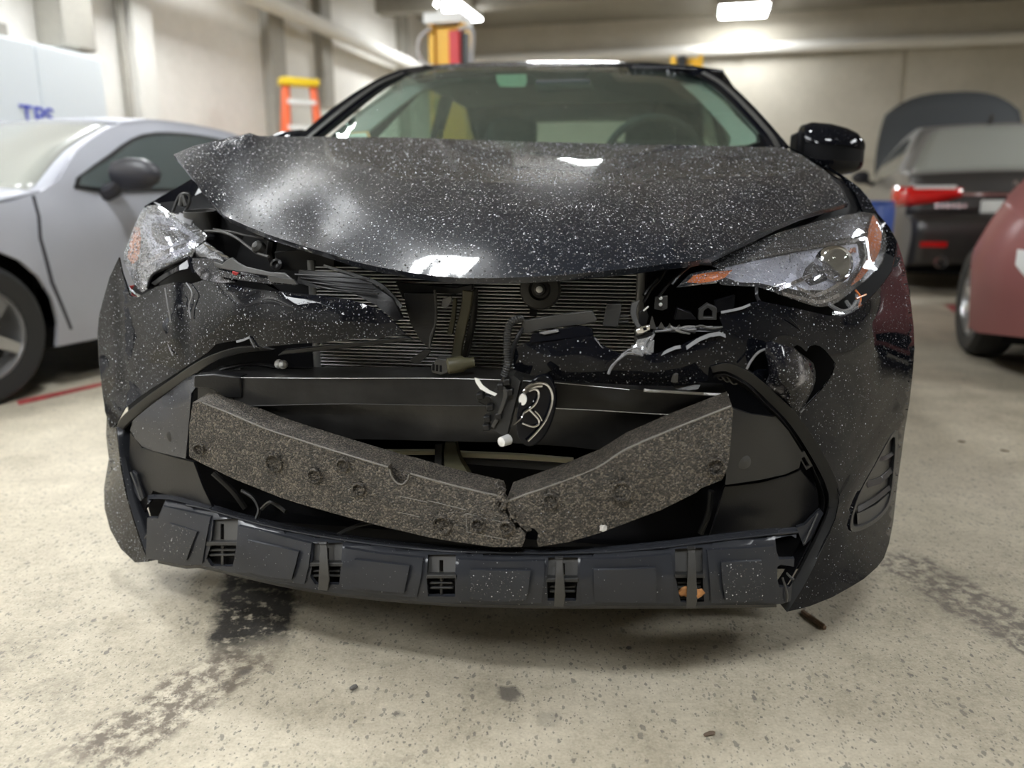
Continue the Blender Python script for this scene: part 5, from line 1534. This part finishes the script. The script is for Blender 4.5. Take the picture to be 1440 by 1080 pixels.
# ---- hood latch stay, horn, connector, broken bits in the grille opening
def plate(name, pts, t, mat, thick=.01, bevel=.0012, label=None, holes=()):
    return panel(name, pts, mat, car, t0=t, thick=thick, step=14, bevel=bevel, holes=holes)
strip_px('latch_stay', [(650, 408, .20), (648, 430, .20), (641, 460, .20), (637, 485, .195), (634, 502, .19)], [(665, 410, .20), (662, 432, .20), (655, 462, .20), (650, 488, .195), (649, 504, .19)], M['olive'], .012, bevel=.002)
strip_px('latch_stay', [(664, 408, .22), (662, 440, .22), (655, 475, .22), (648, 505, .22)], [(668, 408, .22), (667, 442, .22), (661, 478, .22), (655, 505, .22)], M['plastic_grey'], .03, bevel=.002)
strip_px('latch_stay', [(637, 420, .215), (634, 445, .215), (628, 470, .215)], [(642, 420, .215), (640, 446, .215), (636, 470, .215)], M['olive'], .01, bevel=.001)
plate('latch_bracket', [(556, 396), (640, 405), (664, 400), (664, 408), (640, 414), (600, 412), (582, 418), (585, 438), (578, 436), (574, 424), (566, 420)], .205, M['plastic'], .02)
plate('torn_grille_plastic', [(568, 412), (612, 412), (614, 440), (610, 470), (603, 490), (590, 478), (577, 455), (570, 430)], .16, M['plastic'], .01)
tubepx('torn_edge', [(611, 408, .15), (613, 432, .15), (612, 455, .15), (606, 472, .15), (604, 490, .148)], .002, M['plastic_grey'], car, 6)
plate('latch_mount', [(622, 420), (634, 416), (635, 424), (627, 434), (620, 432)], .17, M['white_tear'], .008)
plate('torn_grille_plastic', [(576, 506), (596, 492), (606, 492), (602, 500), (588, 512), (578, 510)], .15, M['plastic'], .01)
plug = plate('wire_plug', [(606, 516), (614, 504), (632, 506), (630, 524), (620, 528), (607, 524)], .135, M['plastic_grey'], .03, .002)
MB().lathe([(.012, 0), (.015, .003), (.015, .028), (.011, .034), (.009, .05)], cp(628, 515, .14), (1, .35, .12), 16).build('plug_collar', M['olive'], plug)
for k in range(3):
    panel('plug_slot', [(608 + k * 5, 512 + k), (611 + k * 5, 512 + k), (611 + k * 5, 521 + k), (608 + k * 5, 521 + k)], M['void'], plug, t0=.134, thick=.002, step=20)
horn = MB().lathe([(.0, .010), (.008, .012), (.011, .004), (.019, -.004), (.0355, .0), (.037, .004), (.036, .012), (.030, .018), (0, .018)], cp(759, 407, .20), (0, -1, 0), 32)
horn = MB().lathe([(.037, -.016), (.037, -.004), (.034, .0), (.020, .002), (.016, -.006), (.011, -.006), (.010, .004), (.004, .006), (0, .006)], cp(759, 407, .20), (0, -1, .1), 36).build('horn', M['plastic_grey'], car)
MB().lathe([(.006, .0), (.006, .008), (.003, .010), (0, .010)], cp(759, 407, .196), (0, -1, .1), 12).build('horn_screw', M['aluminium'], horn)
plate('horn_bracket', [(745, 428), (756, 430), (754, 446), (744, 444)], .205, M['void'], .01)
# right hand broken grille pieces
plate('broken_grille_bar', [(733, 452), (760, 447), (800, 441), (833, 437), (835, 443), (839, 449), (838, 453), (822, 456), (790, 460), (760, 464), (742, 469), (736, 468)], .075, M['plastic_grey'], .012)
panel('broken_grille_bar', [(748, 470, .058), (790, 463, .056), (820, 459, .056), (833, 463, .052), (834, 471, .05), (780, 478, .05), (744, 482, .052)], M['paint_dry'], car, step=10, thick=.008, bevel=.002)
plate('broken_grille_bar', [(757, 468), (785, 463), (786, 467), (765, 471)], .05, M['white_tear'], .003)
sm = plate('sensor_box', [(853, 427), (874, 428), (872, 444), (869, 460), (847, 459), (850, 442)], .15, M['plastic_grey'], .02)
for dv in (444, 452):
    plate('sensor_pin', [(870, dv), (884, dv - 1), (884, dv + 2), (870, dv + 3)], .155, M['plastic_grey'], .006)
strip_px('head_bracket', [(888, 426, .14), (886, 440, .135), (890, 452, .13), (896, 462, .125), (903, 470, .12)], [(900, 422, .14), (895, 438, .135), (897, 450, .13), (902, 460, .125), (908, 467, .12)], M['plastic_grey'], .01, bevel=.002)
plate('head_bracket', [(898, 440), (908, 432), (912, 446), (908, 460), (899, 458)], .135, M['plastic'], .01)
br = plate('bolt_bracket', [(921, 418), (939, 416), (939, 434), (932, 437), (920, 435)], .19, M['plastic_grey'], .012)
for (u, v) in ((929, 419), (929, 428)):
    MB().lathe([(.0032, 0), (.0032, .004), (0, .005)], cp(u, v, .189), (0, -1, 0), 10).build('bolt', M['white_plastic'], br)
plate('arch_bracket', [(982, 450), (983, 436), (995, 427), (1008, 433), (1008, 450)], .19, M['plastic_grey'], .02, holes=[[(989, 446), (990, 437), (996, 433), (1002, 438), (1002, 446)]])
plate('arch_bracket', [(948, 450), (952, 433), (972, 440), (980, 450)], .21, M['plastic'], .02)
plate('headlamp_carrier', [(1005, 424), (1034, 416), (1032, 434), (1006, 440)], .22, M['plastic'], .02)
plate('chrome_fragment', [(892, 466), (900, 460), (914, 456), (915, 465), (905, 471), (896, 472)], .085, M['chrome'], .01, .003)
plate('fragment_hole', [(904, 461), (909, 460), (910, 464), (905, 465)], .083, M['void'], .002, 0)
panel('chrome_fragment_foot', [(893, 473, .09), (915, 468, .09), (921, 470, .09), (912, 478, .088), (898, 478, .088)], M['plastic'], car, step=10, thick=.01)
# torn clear shards
for pts in ([(896, 478, .08), (912, 474, .075), (920, 470, .08), (917, 482, .07), (905, 490, .065), (892, 488, .07)],
            [(888, 486, .075), (905, 480, .065), (912, 494, .058), (902, 500, .056), (888, 496, .065)],
            [(905, 498, .058), (912, 484, .064), (920, 478, .07), (919, 496, .06)]):
    panel('clear_shard', pts, M['shard'], car, step=8, thick=.002, bevel=.0008)
for pts in ([(904, 500, .040), (886, 496, .036), (872, 504, .028), (860, 515, .022), (855, 526, .02)], [(902, 489, .045), (884, 492, .038), (868, 507, .028), (859, 519, .022), (856, 526, .02)], [(915, 474, .07), (908, 482, .066), (904, 497, .058)], [(920, 470, .075), (913, 486, .066), (909, 500, .058)], [(896, 488, .068), (906, 494, .06), (916, 499, .058)]):
    tubepx('clear_splinter', pts, .0016, M['white_tear'], car, 6)
# shredded strip
random.seed(11)
for k in range(9):
    u0 = 922 + k * 9 + random.uniform(-4, 4)
    u1 = u0 + random.uniform(14, 34)
    v0, v1 = 462 + random.uniform(-4, 5), 463 + random.uniform(-4, 6)
    u1 = min(u1, 1016)
    tubepx('shredded_strip', [(u0, v0, .10), ((u0 + u1) / 2, (v0 + v1) / 2 + random.uniform(-3, 3), .097), (u1, v1, .10)], random.uniform(.0012, .0022), random.choice([M['white_tear'], M['plastic_grey'], M['shard']]), car, 5, 3)
for (u, v, h) in ((917, 462, 18), (930, 462, 9), (942, 463, 8), (955, 463, 6)):
    plate('jagged_tooth', [(u - 5, v), (u, v - h), (u + 6, v + 1)], .10, M['plastic_grey'], .003, 0)
panel('shredded_strip_base', [(918, 460, .104), (965, 460, .104), (1014, 459, .104), (1018, 466, .10), (960, 467, .10), (918, 468, .10)], M['plastic_wet'], car, step=12, thick=.004)
MB().lathe([(.006, 0), (.006, .014), (.003, .018)], cp(948, 536, .085), (0, -.2, 1), 10).build('stud', M['plastic_grey'], car)
panel('retainer_tab', [(945, 541, .10), (985, 541, .105), (982, 547, .10), (968, 549, .098), (950, 547, .098)], M['plastic_satin'], car, step=10, thick=.01)
for k in range(3):
    tubepx('guide_fin', [(1004 + k * 9, 523 + k * 3, .135), (1012 + k * 9, 533 + k * 3, .14), (1019 + k * 9, 531 + k * 4, .14)], .0018, M['plastic_grey'], car, 5)

# ---- corrugated hose and hanging badge with its sensor
tubepx('corrugated_hose', [(735, 448, .07), (724, 450, .06), (717, 456, .055), (714, 468, .05), (713, 490, .045), (714, 510, .04), (709, 528, .04)], .0068, M['plastic_satin'], car, 10, 8, ribs=.0038)
tubepx('wire', [(742, 452, .09), (730, 470, .07), (722, 490, .06), (716, 515, .05)], .004, M['plastic'], car)
panel('badge_sensor', [(707, 530, .045), (722, 528, .043), (732, 536, .04), (727, 556, .038), (718, 590, .034), (712, 616, .032), (696, 606, .036), (683, 600, .04), (684, 580, .042), (692, 552, .045)], M['plastic_satin'], car, step=10, thick=.04, bevel=.004)
panel('sensor_bracket', [(672, 556, .045), (684, 556, .045), (700, 562, .043), (697, 574, .043), (686, 572, .045), (672, 566, .047)], M['plastic'], car, step=10, thick=.02, bevel=.002)
for (u, v) in ((674, 558), (688, 574), (684, 590), (683, 602), (703, 545), (712, 538), (716, 552), (700, 586)):
    panel('sensor_clip', [(u - 5, v - 4), (u + 5, v - 5), (u + 6, v + 4), (u - 4, v + 5)], M['plastic'], car, t0=.03, thick=.02, step=20, bevel=.002)
strip_px('sensor_strap', [(700, 540, .032), (708, 552, .03), (702, 575, .03), (690, 600, .032)], [(706, 540, .032), (714, 553, .03), (707, 577, .03), (695, 603, .032)], M['plastic_grey'], .004, bevel=.001)
panel('white_tag', [(667, 531, .035), (673, 533, .034), (679, 542, .032), (688, 549, .03), (699, 554, .028), (696, 557, .028), (684, 552, .03), (675, 547, .033), (669, 538, .035)], M['white_plastic'], car, step=8, thick=.002)
MB().lathe([(.0, .02), (.008, .018), (.009, .0), (.005, -.004), (0, -.004)], cp(715, 618, .03), (-.5, -.8, 0), 14).build('sensor_screw', M['aluminium'], car)
bt = math.radians(15)
def ebd(a, k=1.0, du=0, dv=0, rx=25, ry=50):
    x, y = rx * k * math.cos(a) + du, ry * k * math.sin(a) + dv
    return (754 + x * math.cos(bt) - y * math.sin(bt), 578 + x * math.sin(bt) + y * math.cos(bt))
def bt_t(u, v): return .018 + (u - 754) * .0006 + (v - 578) * -.00005
disc = [ebd(2 * math.pi * k / 36, 1.04) for k in range(36)]
badge = panel('badge', [(u, v, bt_t(u, v)) for u, v in disc], M['paint_dry'], car, step=10, thick=.014, bevel=.003)
def chrome_loop(pts, r, nm='badge_ring'):
    tubepx(nm, [(u, v, bt_t(u, v) - .004) for u, v in pts], r, M['chrome'], badge, 8, 3)
chrome_loop([(736, 552), (741, 545), (750, 540), (760, 538), (769, 541), (775, 550), (776.5, 562), (772, 580), (765, 594), (754, 608), (742, 620)], .0022)
chrome_loop([(737, 553), (743, 547), (752, 543), (762, 542)], .0030)
chrome_loop([(743, 550), (750, 547), (756, 549), (757, 557), (753, 567), (746, 574), (737, 580)], .0021, 'badge_inner_ring')
chrome_loop([(737, 580), (734, 587), (729, 592), (722, 598)], .0011, 'badge_inner_ring')
chrome_loop([(744, 576), (751, 583), (757, 590), (757, 597), (750, 600), (742, 598), (734, 595)], .0016, 'badge_inner_ring')
chrome_loop([(752, 578), (758, 584), (762, 592)], .0009, 'badge_inner_ring')
wd = [(735 + 5.5 * math.cos(a), 562 + 8 * math.sin(a)) for a in [2 * math.pi * k / 16 for k in range(16)]]
panel('white_dot', [(u, v, .006) for u, v in wd], M['white_plastic'], badge, step=20, thick=.004)

# ---- right headlight
rl = [(997, 369, .27), (1015, 361, .30), (1045, 347, .36), (1080, 333, .43), (1122, 319, .53), (1165, 307, .64), (1195, 301, .72), (1214, 298, .77), (1231, 301, .80), (1238, 312, .78), (1246, 330, .75), (1247, 345, .72), (1243, 365, .66), (1235, 378, .60), (1221, 392, .53), (1205, 404, .46), (1193, 414, .41), (1180, 424, .365), (1168, 430, .335), (1155, 432, .31), (1142, 430, .285), (1130, 426, .265), (1110, 419, .235), (1090, 412, .215), (1065, 403, .20), (1040, 402, .188), (1014, 401, .18), (1012, 396, .18), (980, 401, .175), (951, 405, .17), (960, 395, .18), (971, 385, .195), (990, 381, .205), (1012, 379, .215), (1000, 374, .24)]
rl_ctl = [(1060, 375, .25), (1120, 365, .36), (1170, 370, .43), (1200, 350, .58), (1140, 400, .28), (1100, 390, .24), (1225, 340, .70)]
hl = panel('headlight', [(u + (1120 - u) * .015, v + (372 - v) * .02, t + .05) for (u, v, t) in rl], M['reflector_dark'], car, [(u, v, t + .06) for (u, v, t) in rl_ctl], step=12, thick=.05, ang=30)
panel('lens', rl, M['lens'], hl, rl_ctl, step=9, thick=.003, ang=60)
hf = tps([(u, v, t) for (u, v, t) in rl + rl_ctl])
def on_lamp(name, ol, mat, depth, thick=.004, step=8, bevel=0.0, f=hf, par=None, ctl=()):
    T = f(np.array(ol, float)[:, :2])
    T2 = f(np.array(ctl, float)[:, :2]) if len(ctl) else []
    return panel(name, [(p[0], p[1], t + depth) for p, t in zip(ol, T)], mat, par or hl, [(p[0], p[1], t + depth + p[2]) for p, t in zip(ctl, T2)], step=step, thick=thick, bevel=bevel)
on_lamp('upper_bezel', [(1003, 366), (1080, 338), (1165, 312), (1226, 304), (1219, 330), (1160, 339), (1100, 350), (1040, 360), (1010, 368)], M['reflector_dark'], .022)
on_lamp('chrome_line', [(1003, 371), (1060, 358), (1120, 347), (1170, 340), (1219, 333), (1219, 337), (1170, 345), (1120, 353), (1060, 364), (1006, 376)], M['chrome'], .014, .004)
on_lamp('reflector', [(1020, 376), (1060, 367), (1110, 358), (1112, 384), (1095, 404), (1068, 398), (1040, 397), (1020, 390)], M['reflector'], .030, ctl=[(1065, 382, .03)])
on_lamp('reflector', [(1112, 357), (1150, 350), (1205, 343), (1208, 365), (1192, 395), (1160, 408), (1120, 408), (1098, 402), (1110, 386)], M['reflector'], .034, ctl=[(1160, 372, .04), (1130, 385, .03)])
tt = float(hf(np.array([(1168, 375)]))[0])
MB().lathe([(.036, 0), (.036, .02), (.032, .026), (.031, .02)], cp(1168, 372, tt + .03), (.3, -1, .1), 32).build('projector_ring', M['chrome'], hl)
MB().lathe([(.031, .016), (.027, .028), (.018, .036), (.008, .039), (0, .040)], cp(1168, 372, tt + .03), (.3, -1, .1), 32).build('projector_lens', M['clear_lens'], hl)
for pts in ([(1095, 404, .026), (1118, 394, .026), (1142, 384, .026)], [(1120, 402, .02), (1132, 407, .02), (1145, 413, .02), (1162, 407, .022), (1180, 396, .024), (1197, 380, .026)], [(1100, 410, .02), (1130, 418, .02), (1155, 422, .02), (1180, 412, .02)]):
    P = [(p[0], p[1], float(hf(np.array([p[:2]]))[0]) + p[2]) for p in pts]
    strip_px('chrome_blade', P, [(p[0] + 1, p[1] + 5, p[2] - .004) for p in P], M['chrome'], .003)
on_lamp('amber_marker', [(1228, 302), (1234, 309), (1240, 330), (1238, 350), (1229, 370), (1210, 393), (1197, 402), (1208, 384), (1222, 362), (1220, 340), (1222, 322)], M['amber'], .012, .006)
on_lamp('amber_turn_signal', [(962, 397), (973, 387), (1000, 383), (1030, 380), (1020, 390), (1010, 394), (985, 398)], M['amber'], .02, .006)
on_lamp('turn_signal_frame', [(951, 404), (962, 394), (972, 385.5), (976, 386), (966, 396), (958, 402), (1008, 395), (1008, 398)], M['chrome'], .014, .004)
for (u, v) in ((1185, 360), (1193, 356), (1200, 352)):
    on_lamp('amber_bulb', [(u - 4, v - 3), (u + 3, v - 4), (u + 4, v + 3), (u - 3, v + 4)], M['amber'], .028, .006)
for pts in ([(1165, 427, .34), (1175, 434, .335), (1186, 438, .34), (1197, 434, .36), (1204, 424, .39)], [(1172, 440, .33), (1190, 441, .345), (1208, 432, .38)], [(1190, 424, .40), (1196, 432, .385), (1203, 437, .38)], [(1205, 414, .44), (1208, 426, .42), (1212, 432, .41)]):
    tubepx('lamp_bracket', pts, .004, M['shard'], hl, 6)
for pts in ([(1203, 408, .44), (1210, 418, .43), (1208, 432, .41)], [(1204, 420, .42), (1218, 414, .44)]):
    tubepx('amber_clip', pts, .002, M['amber'], hl, 6)

# ---- left headlight, pushed out and cracked
ll = [(200, 295, .56), (207, 290, .56), (219, 288, .545), (230, 293, .53), (239, 299, .51), (253, 302, .49), (262, 305, .475), (268, 311, .46), (276, 318, .43), (285, 326, .40), (291, 333, .37), (288, 338, .36), (281, 343, .355), (274, 348, .35), (272, 356, .345), (269, 362, .345), (252, 368, .345), (234, 376, .345), (222, 381, .345), (216, 386, .345), (211, 395, .345), (208, 406, .345), (200, 411, .36), (192, 406, .385), (186, 393, .41), (180, 380, .43), (173, 367, .45), (174, 358, .455), (178, 347, .46), (183, 334, .475), (187, 322, .49), (191, 313, .51)]
ll_ctl = [(220, 330, .40), (200, 350, .405), (240, 330, .385), (235, 355, .355), (210, 310, .47), (195, 380, .385), (255, 340, .365)]
hl2 = panel('headlight', [(u + (228 - u) * .03, v + (348 - v) * .03, t + .05) for (u, v, t) in ll], M['reflector_dark'], car, [(u, v, t + .06) for (u, v, t) in ll_ctl], step=12, thick=.04)
panel('lens', ll, M['lens_wet'], hl2, ll_ctl, step=8, thick=.003, ang=60)
lf = tps(ll + ll_ctl)
on_lamp('reflector', [(206, 300), (240, 306), (280, 334), (264, 356), (225, 374), (205, 392), (196, 370), (196, 330)], M['reflector'], .035, f=lf, par=hl2, ctl=[(235, 335, .035)])
on_lamp('amber_marker', [(189, 318), (195, 320), (197, 335), (196, 352), (193, 366), (186, 372), (179, 362), (181, 347)], M['amber'], .0045, .004, f=lf, par=hl2)
on_lamp('chrome_blade', [(196, 372), (230, 352), (270, 338), (274, 342), (232, 358), (199, 380)], M['chrome'], .022, .004, f=lf, par=hl2)
on_lamp('chrome_blade', [(212, 312), (240, 318), (266, 333), (262, 338), (238, 325), (212, 318)], M['chrome'], .026, .004, f=lf, par=hl2)
on_lamp('upper_tab', [(252, 299), (262, 303), (270, 309), (268, 317), (258, 312), (248, 307)], M['white_tear'], -.006, .006, f=lf, par=hl2, bevel=.002)
# broken bezel pieces between lamp and grille
panel('broken_lamp_bezel', [(274, 349, .335), (288, 340, .345), (302, 350, .32), (318, 362, .295), (335, 375, .26), (352, 385, .235), (372, 395, .20), (345, 392, .215), (325, 386, .235), (305, 372, .27), (290, 362, .30), (276, 362, .325)], M['reflector_dark'], car, [(310, 366, .26)], step=8, thick=.006, bevel=.002, disp=lambda q: .006 * np.sin(q[:, 0] / 5.0) * np.cos(q[:, 1] / 4.0))
for k in range(9):
    u = 284 + k * 10
    v = 340 + k * 6.2
    plate('bezel_shard', [(u, v + 2), (u + 16, v + 8), (u + 30, v + 20), (u + 14, v + 13)], .31 - k * .012, M['shard'] if k % 2 else M['chrome'], .003, 0)
panel('filler_strip', [(270, 363, .29), (302, 364, .26), (320, 372, .235), (336, 385, .21), (330, 397, .20), (300, 398, .235), (283, 392, .25), (272, 378, .28)], M['scuffed'], car, step=8, thick=.006, bevel=.002)
panel('filler_strip', [(300, 368, .245), (312, 372, .23), (318, 366, .225), (326, 362, .22), (334, 369, .205), (345, 375, .19), (380, 383, .145), (400, 384, .125), (412, 394, .11), (380, 389, .14), (350, 384, .175), (322, 380, .21), (302, 376, .24)], M['plastic_satin'], car, step=8, thick=.006, bevel=.0015)
panel('filler_strip', [(303, 378, .235), (335, 386, .19), (380, 392, .14), (415, 397, .105), (416, 401, .10), (378, 399, .135), (338, 394, .18), (305, 388, .225)], M['paint'], car, step=8, thick=.006, bevel=.0015)
panel('filler_strip', [(376, 389, .135), (412, 393, .105), (418, 400, .098), (380, 397, .13)], M['plastic_satin'], car, step=8, thick=.005, bevel=.0015)
plate('red_clip', [(326, 381), (335, 384), (332, 388), (326, 385)], .18, M['red_clip'], .005)
plate('red_clip', [(181, 402), (188, 401), (185, 408)], .40, M['red_clip'], .005)
panel('lamp_cup', [(170, 385, .43), (176, 400, .41), (186, 412, .395), (196, 417, .38), (186, 421, .37), (176, 412, .39), (168, 395, .42)], M['chrome'], car, step=8, thick=.01)
tubepx('lamp_gasket', [(208, 405, .34), (214, 388, .335), (232, 377, .335), (252, 368, .332), (267, 362, .33)], .0035, M['paint_dry'], car)
strip_px('lamp_gasket', [(212, 398, .33), (228, 386, .325), (248, 375, .32), (264, 364, .325)], [(218, 402, .325), (232, 392, .315), (250, 382, .31), (268, 378, .31)], M['paint_dry'], .006, bevel=.002)
strip_px('lamp_gasket', [(264, 362, .325), (268, 378, .31), (270, 384, .305)], [(269, 362, .325), (273, 376, .31), (275, 384, .305)], M['paint_dry'], .006, bevel=.001)
# headlamp housing pieces in the bay
cup = MB().lathe([(.036, 0), (.040, .004), (.038, .05), (.036, .05), (.03, .0)], cp(287, 327, .50), (.0, -.1, 1), 28).build('washer_cap', M['plastic_grey'], car)
tubepx('bay_cable', [(288, 325, .42), (310, 326, .38), (330, 333, .34), (348, 346, .30), (362, 356, .27), (378, 361, .24)], .003, M['plastic_grey'], car, 6)
tubepx('bay_cable', [(300, 322, .42), (330, 327, .36), (345, 331, .33), (372, 335, .30)], .002, M['plastic_satin'], car, 6)
MB().lathe([(.014, 0), (.012, .012), (.006, .018), (0, .019)], cp(366, 350, .28), (-.2, -.8, .5), 16).build('rubber_bump_stop', M['plastic_grey'], car)
plate('bay_bracket', [(376, 338), (384, 340), (382, 356), (388, 374), (380, 376), (374, 360)], .29, M['plastic'], .02)
plate('bay_panel', [(386, 354), (430, 350), (470, 362), (470, 380), (420, 382), (388, 378)], .27, M['plastic'], .02)
MB().lathe([(.012, 0), (.012, .006), (.007, .008), (.007, .002), (0, .002)], cp(390, 373, .255), (0, -1, .3), 16).build('bay_plug', M['plastic'], car)
for k in range(4):
    tubepx('upper_grille_bar', [(415 + k * 8, 386 + k * 5, .16), (470, 389 + k * 6, .13), (520 + k * 4, 392 + k * 7, .12)], .0018, M['plastic'], car, 6)
panel('upper_grille_shroud', [(420, 380, .165), (480, 384, .15), (520, 398, .14), (552, 420, .13), (566, 448, .13), (556, 452, .12), (530, 430, .12), (500, 414, .13), (440, 404, .15), (418, 398, .16)], M['plastic'], car, step=10, thick=.01, bevel=.002)
strip_px('shroud_edge', [(455, 372, .19), (500, 385, .165), (535, 398, .15), (556, 418, .14), (566, 430, .135)], [(455, 375, .188), (498, 389, .163), (532, 402, .148), (552, 422, .138), (563, 434, .133)], M['plastic_grey'], .004)
strip_px('lower_grille_trim', [(400, 492, .135), (450, 487, .11), (520, 480, .085), (572, 474, .07)], [(390, 500, .14), (450, 494, .115), (520, 486, .09), (580, 478, .07)], M['plastic'], .012, bevel=.002)
for (u, v, t) in ((392, 512, .20), (398, 513, .195)):
    MB().lathe([(0, -.008), (.009, -.004), (.008, .004), (0, .008)], cp(u, v, t), (.3, -1, 0), 10).build('bright_bolt', M['aluminium'], car)
for pts in ([(310, 520, .22), (350, 512, .22), (400, 518, .22), (440, 520, .22)], [(300, 524, .23), (340, 520, .22)]):
    tubepx('bay_cable', pts, .004, M['plastic'], car, 6)
# wiring at the right
for pts in ([(940, 372, .20), (930, 390, .19), (915, 408, .18), (905, 425, .17)], [(975, 370, .22), (955, 386, .20), (938, 402, .19), (926, 418, .185)], [(905, 415, .16), (912, 405, .17), (925, 392, .18)], [(1000, 372, .21), (975, 372, .20), (958, 384, .19), (945, 400, .18)], [(1064, 404, .21), (1064, 416, .20), (1068, 424, .16)]):
    tubepx('wire', pts, .0028, M['plastic'], car, 6)
tubepx('wire', [(905, 437, .13), (912, 431, .128)], .0015, M['white_plastic'], car, 6)

# ================================================================== small things on the floor
def chunk(name, label, cat, c, size, mat, rz=0.0, seed=1, flat=.5):
    r_ = random.Random(seed)
    bm = bmesh.new()
    bmesh.ops.create_icosphere(bm, subdivisions=2, radius=1.0)
    for v in bm.verts:
        k = 1 + r_.uniform(-.22, .22)
        v.co = Vector((v.co.x * size[0] * k, v.co.y * size[1] * k, v.co.z * size[2] * k))
    bmesh.ops.rotate(bm, verts=bm.verts, cent=(0, 0, 0), matrix=Matrix.Rotation(rz, 3, 'Z'))
    zmin = min(v.co.z for v in bm.verts)
    for v in bm.verts:
        v.co += Vector((c[0], c[1], c[2] - zmin))
    me = bpy.data.meshes.new(name)
    bm.to_mesh(me); bm.free()
    me.materials.append(mat)
    o = bpy.data.objects.new(name, me)
    COL.objects.link(o)
    return setp(o, label, cat)
M['wood'] = plain('splintered_wood', (0.16, 0.10, 0.06), 0.8, bump=.001, bscale=120, var=.4, vscale=30)
a, b = G(1128, 862), G(1160, 886)
d = b - a
L = np.linalg.norm(d)
ang = math.atan2(d[1], d[0])
m = MB()
m.box((a + b) / 2 + np.array((0, 0, .004)), (L, .008, .008), ang)
m.box((a * .35 + b * .65) + np.array((0, 0, .008)), (L * .6, .004, .006), ang + .05)
o = m.build('wood_splinter', M['wood'], None, bevel=.001)
setp(o, 'dark wood splinter on the floor below the right bumper corner', 'splinter')
lf_c = cp(972, 834, .022)
M['leaf'] = plain('dry_leaf', (0.42, 0.19, 0.06), 0.7, bump=.001, bscale=90, var=.35, vscale=60)
rows = []
for i in range(9):
    q = -1 + i / 4
    w = .010 * (1 - abs(q) ** 2.2) + .001
    rows.append([(q * .022, -.002 * math.sin(q * 5) + .003 * e * e, e * w + .002 * math.sin(q * 9 + e)) for e in (-1, -.5, 0, .5, 1)])
wl_ = [[np.array((p[0], p[1], p[2])) for p in r_] for r_ in rows]
Rm = Matrix.Rotation(-CAR_YAW, 3, 'Z')
wpos = Vector(CAR_O) + Rm @ Vector(lf_c)
o = MB().grid([[tuple(wpos + Rm @ Vector(p)) for p in r_] for r_ in wl_]).build('leaf', M['leaf'])
so = o.modifiers.new('solid', 'SOLIDIFY'); so.thickness = .001
setp(o, 'crumpled orange dry leaf stuck in the rightmost valance clip', 'leaf')
M['fluff'] = plain('white_foam_scrap', (0.62, 0.60, 0.58), 0.8, bump=.002, bscale=200)
fl = Vector(CAR_O) + Rm @ Vector(cp(848, 748, .004))
chunk('foam_scrap', 'small white scrap clinging to the lower edge of the right foam piece', 'scrap', fl, (.006, .005, .006), M['fluff'], .3, 5)
M['pebble'] = plain('grey_pebble', (0.16, 0.15, 0.14), 0.8)
M['twig'] = plain('brown_debris', (0.14, 0.10, 0.07), 0.8)
for (u, v, sx, sy, rz, lab) in ((1352, 622, .014, .005, -.4, 'brown bark chip on the bare floor right of the bumper'),
                                (997, 1034, .012, .005, .3, 'flat brown flake on the floor near the bottom edge'),
                                (497, 968, .009, .005, .8, 'dark stone chip at the end of the dark tyre mark'),
                                (1413, 635, .016, .003, -.5, 'thin brown twig at the right edge of the floor'),
                                (884, 853 + 60, .006, .004, .2, 'tiny dark stone in the shadow under the valance')):
    chunk('debris_chip', lab, 'debris', G(u, v), (sx, sy, .003), M['twig'] if 'brown' in lab else M['pebble'], rz, int(u))

# ================================================================== water beads on the wet panels
def wet(name, idx, count, r0, r1, keep=None, par=None):
    o, P3, F = FRONT[name][idx]
    water(P3, F, count, r0, r1, o, keep)
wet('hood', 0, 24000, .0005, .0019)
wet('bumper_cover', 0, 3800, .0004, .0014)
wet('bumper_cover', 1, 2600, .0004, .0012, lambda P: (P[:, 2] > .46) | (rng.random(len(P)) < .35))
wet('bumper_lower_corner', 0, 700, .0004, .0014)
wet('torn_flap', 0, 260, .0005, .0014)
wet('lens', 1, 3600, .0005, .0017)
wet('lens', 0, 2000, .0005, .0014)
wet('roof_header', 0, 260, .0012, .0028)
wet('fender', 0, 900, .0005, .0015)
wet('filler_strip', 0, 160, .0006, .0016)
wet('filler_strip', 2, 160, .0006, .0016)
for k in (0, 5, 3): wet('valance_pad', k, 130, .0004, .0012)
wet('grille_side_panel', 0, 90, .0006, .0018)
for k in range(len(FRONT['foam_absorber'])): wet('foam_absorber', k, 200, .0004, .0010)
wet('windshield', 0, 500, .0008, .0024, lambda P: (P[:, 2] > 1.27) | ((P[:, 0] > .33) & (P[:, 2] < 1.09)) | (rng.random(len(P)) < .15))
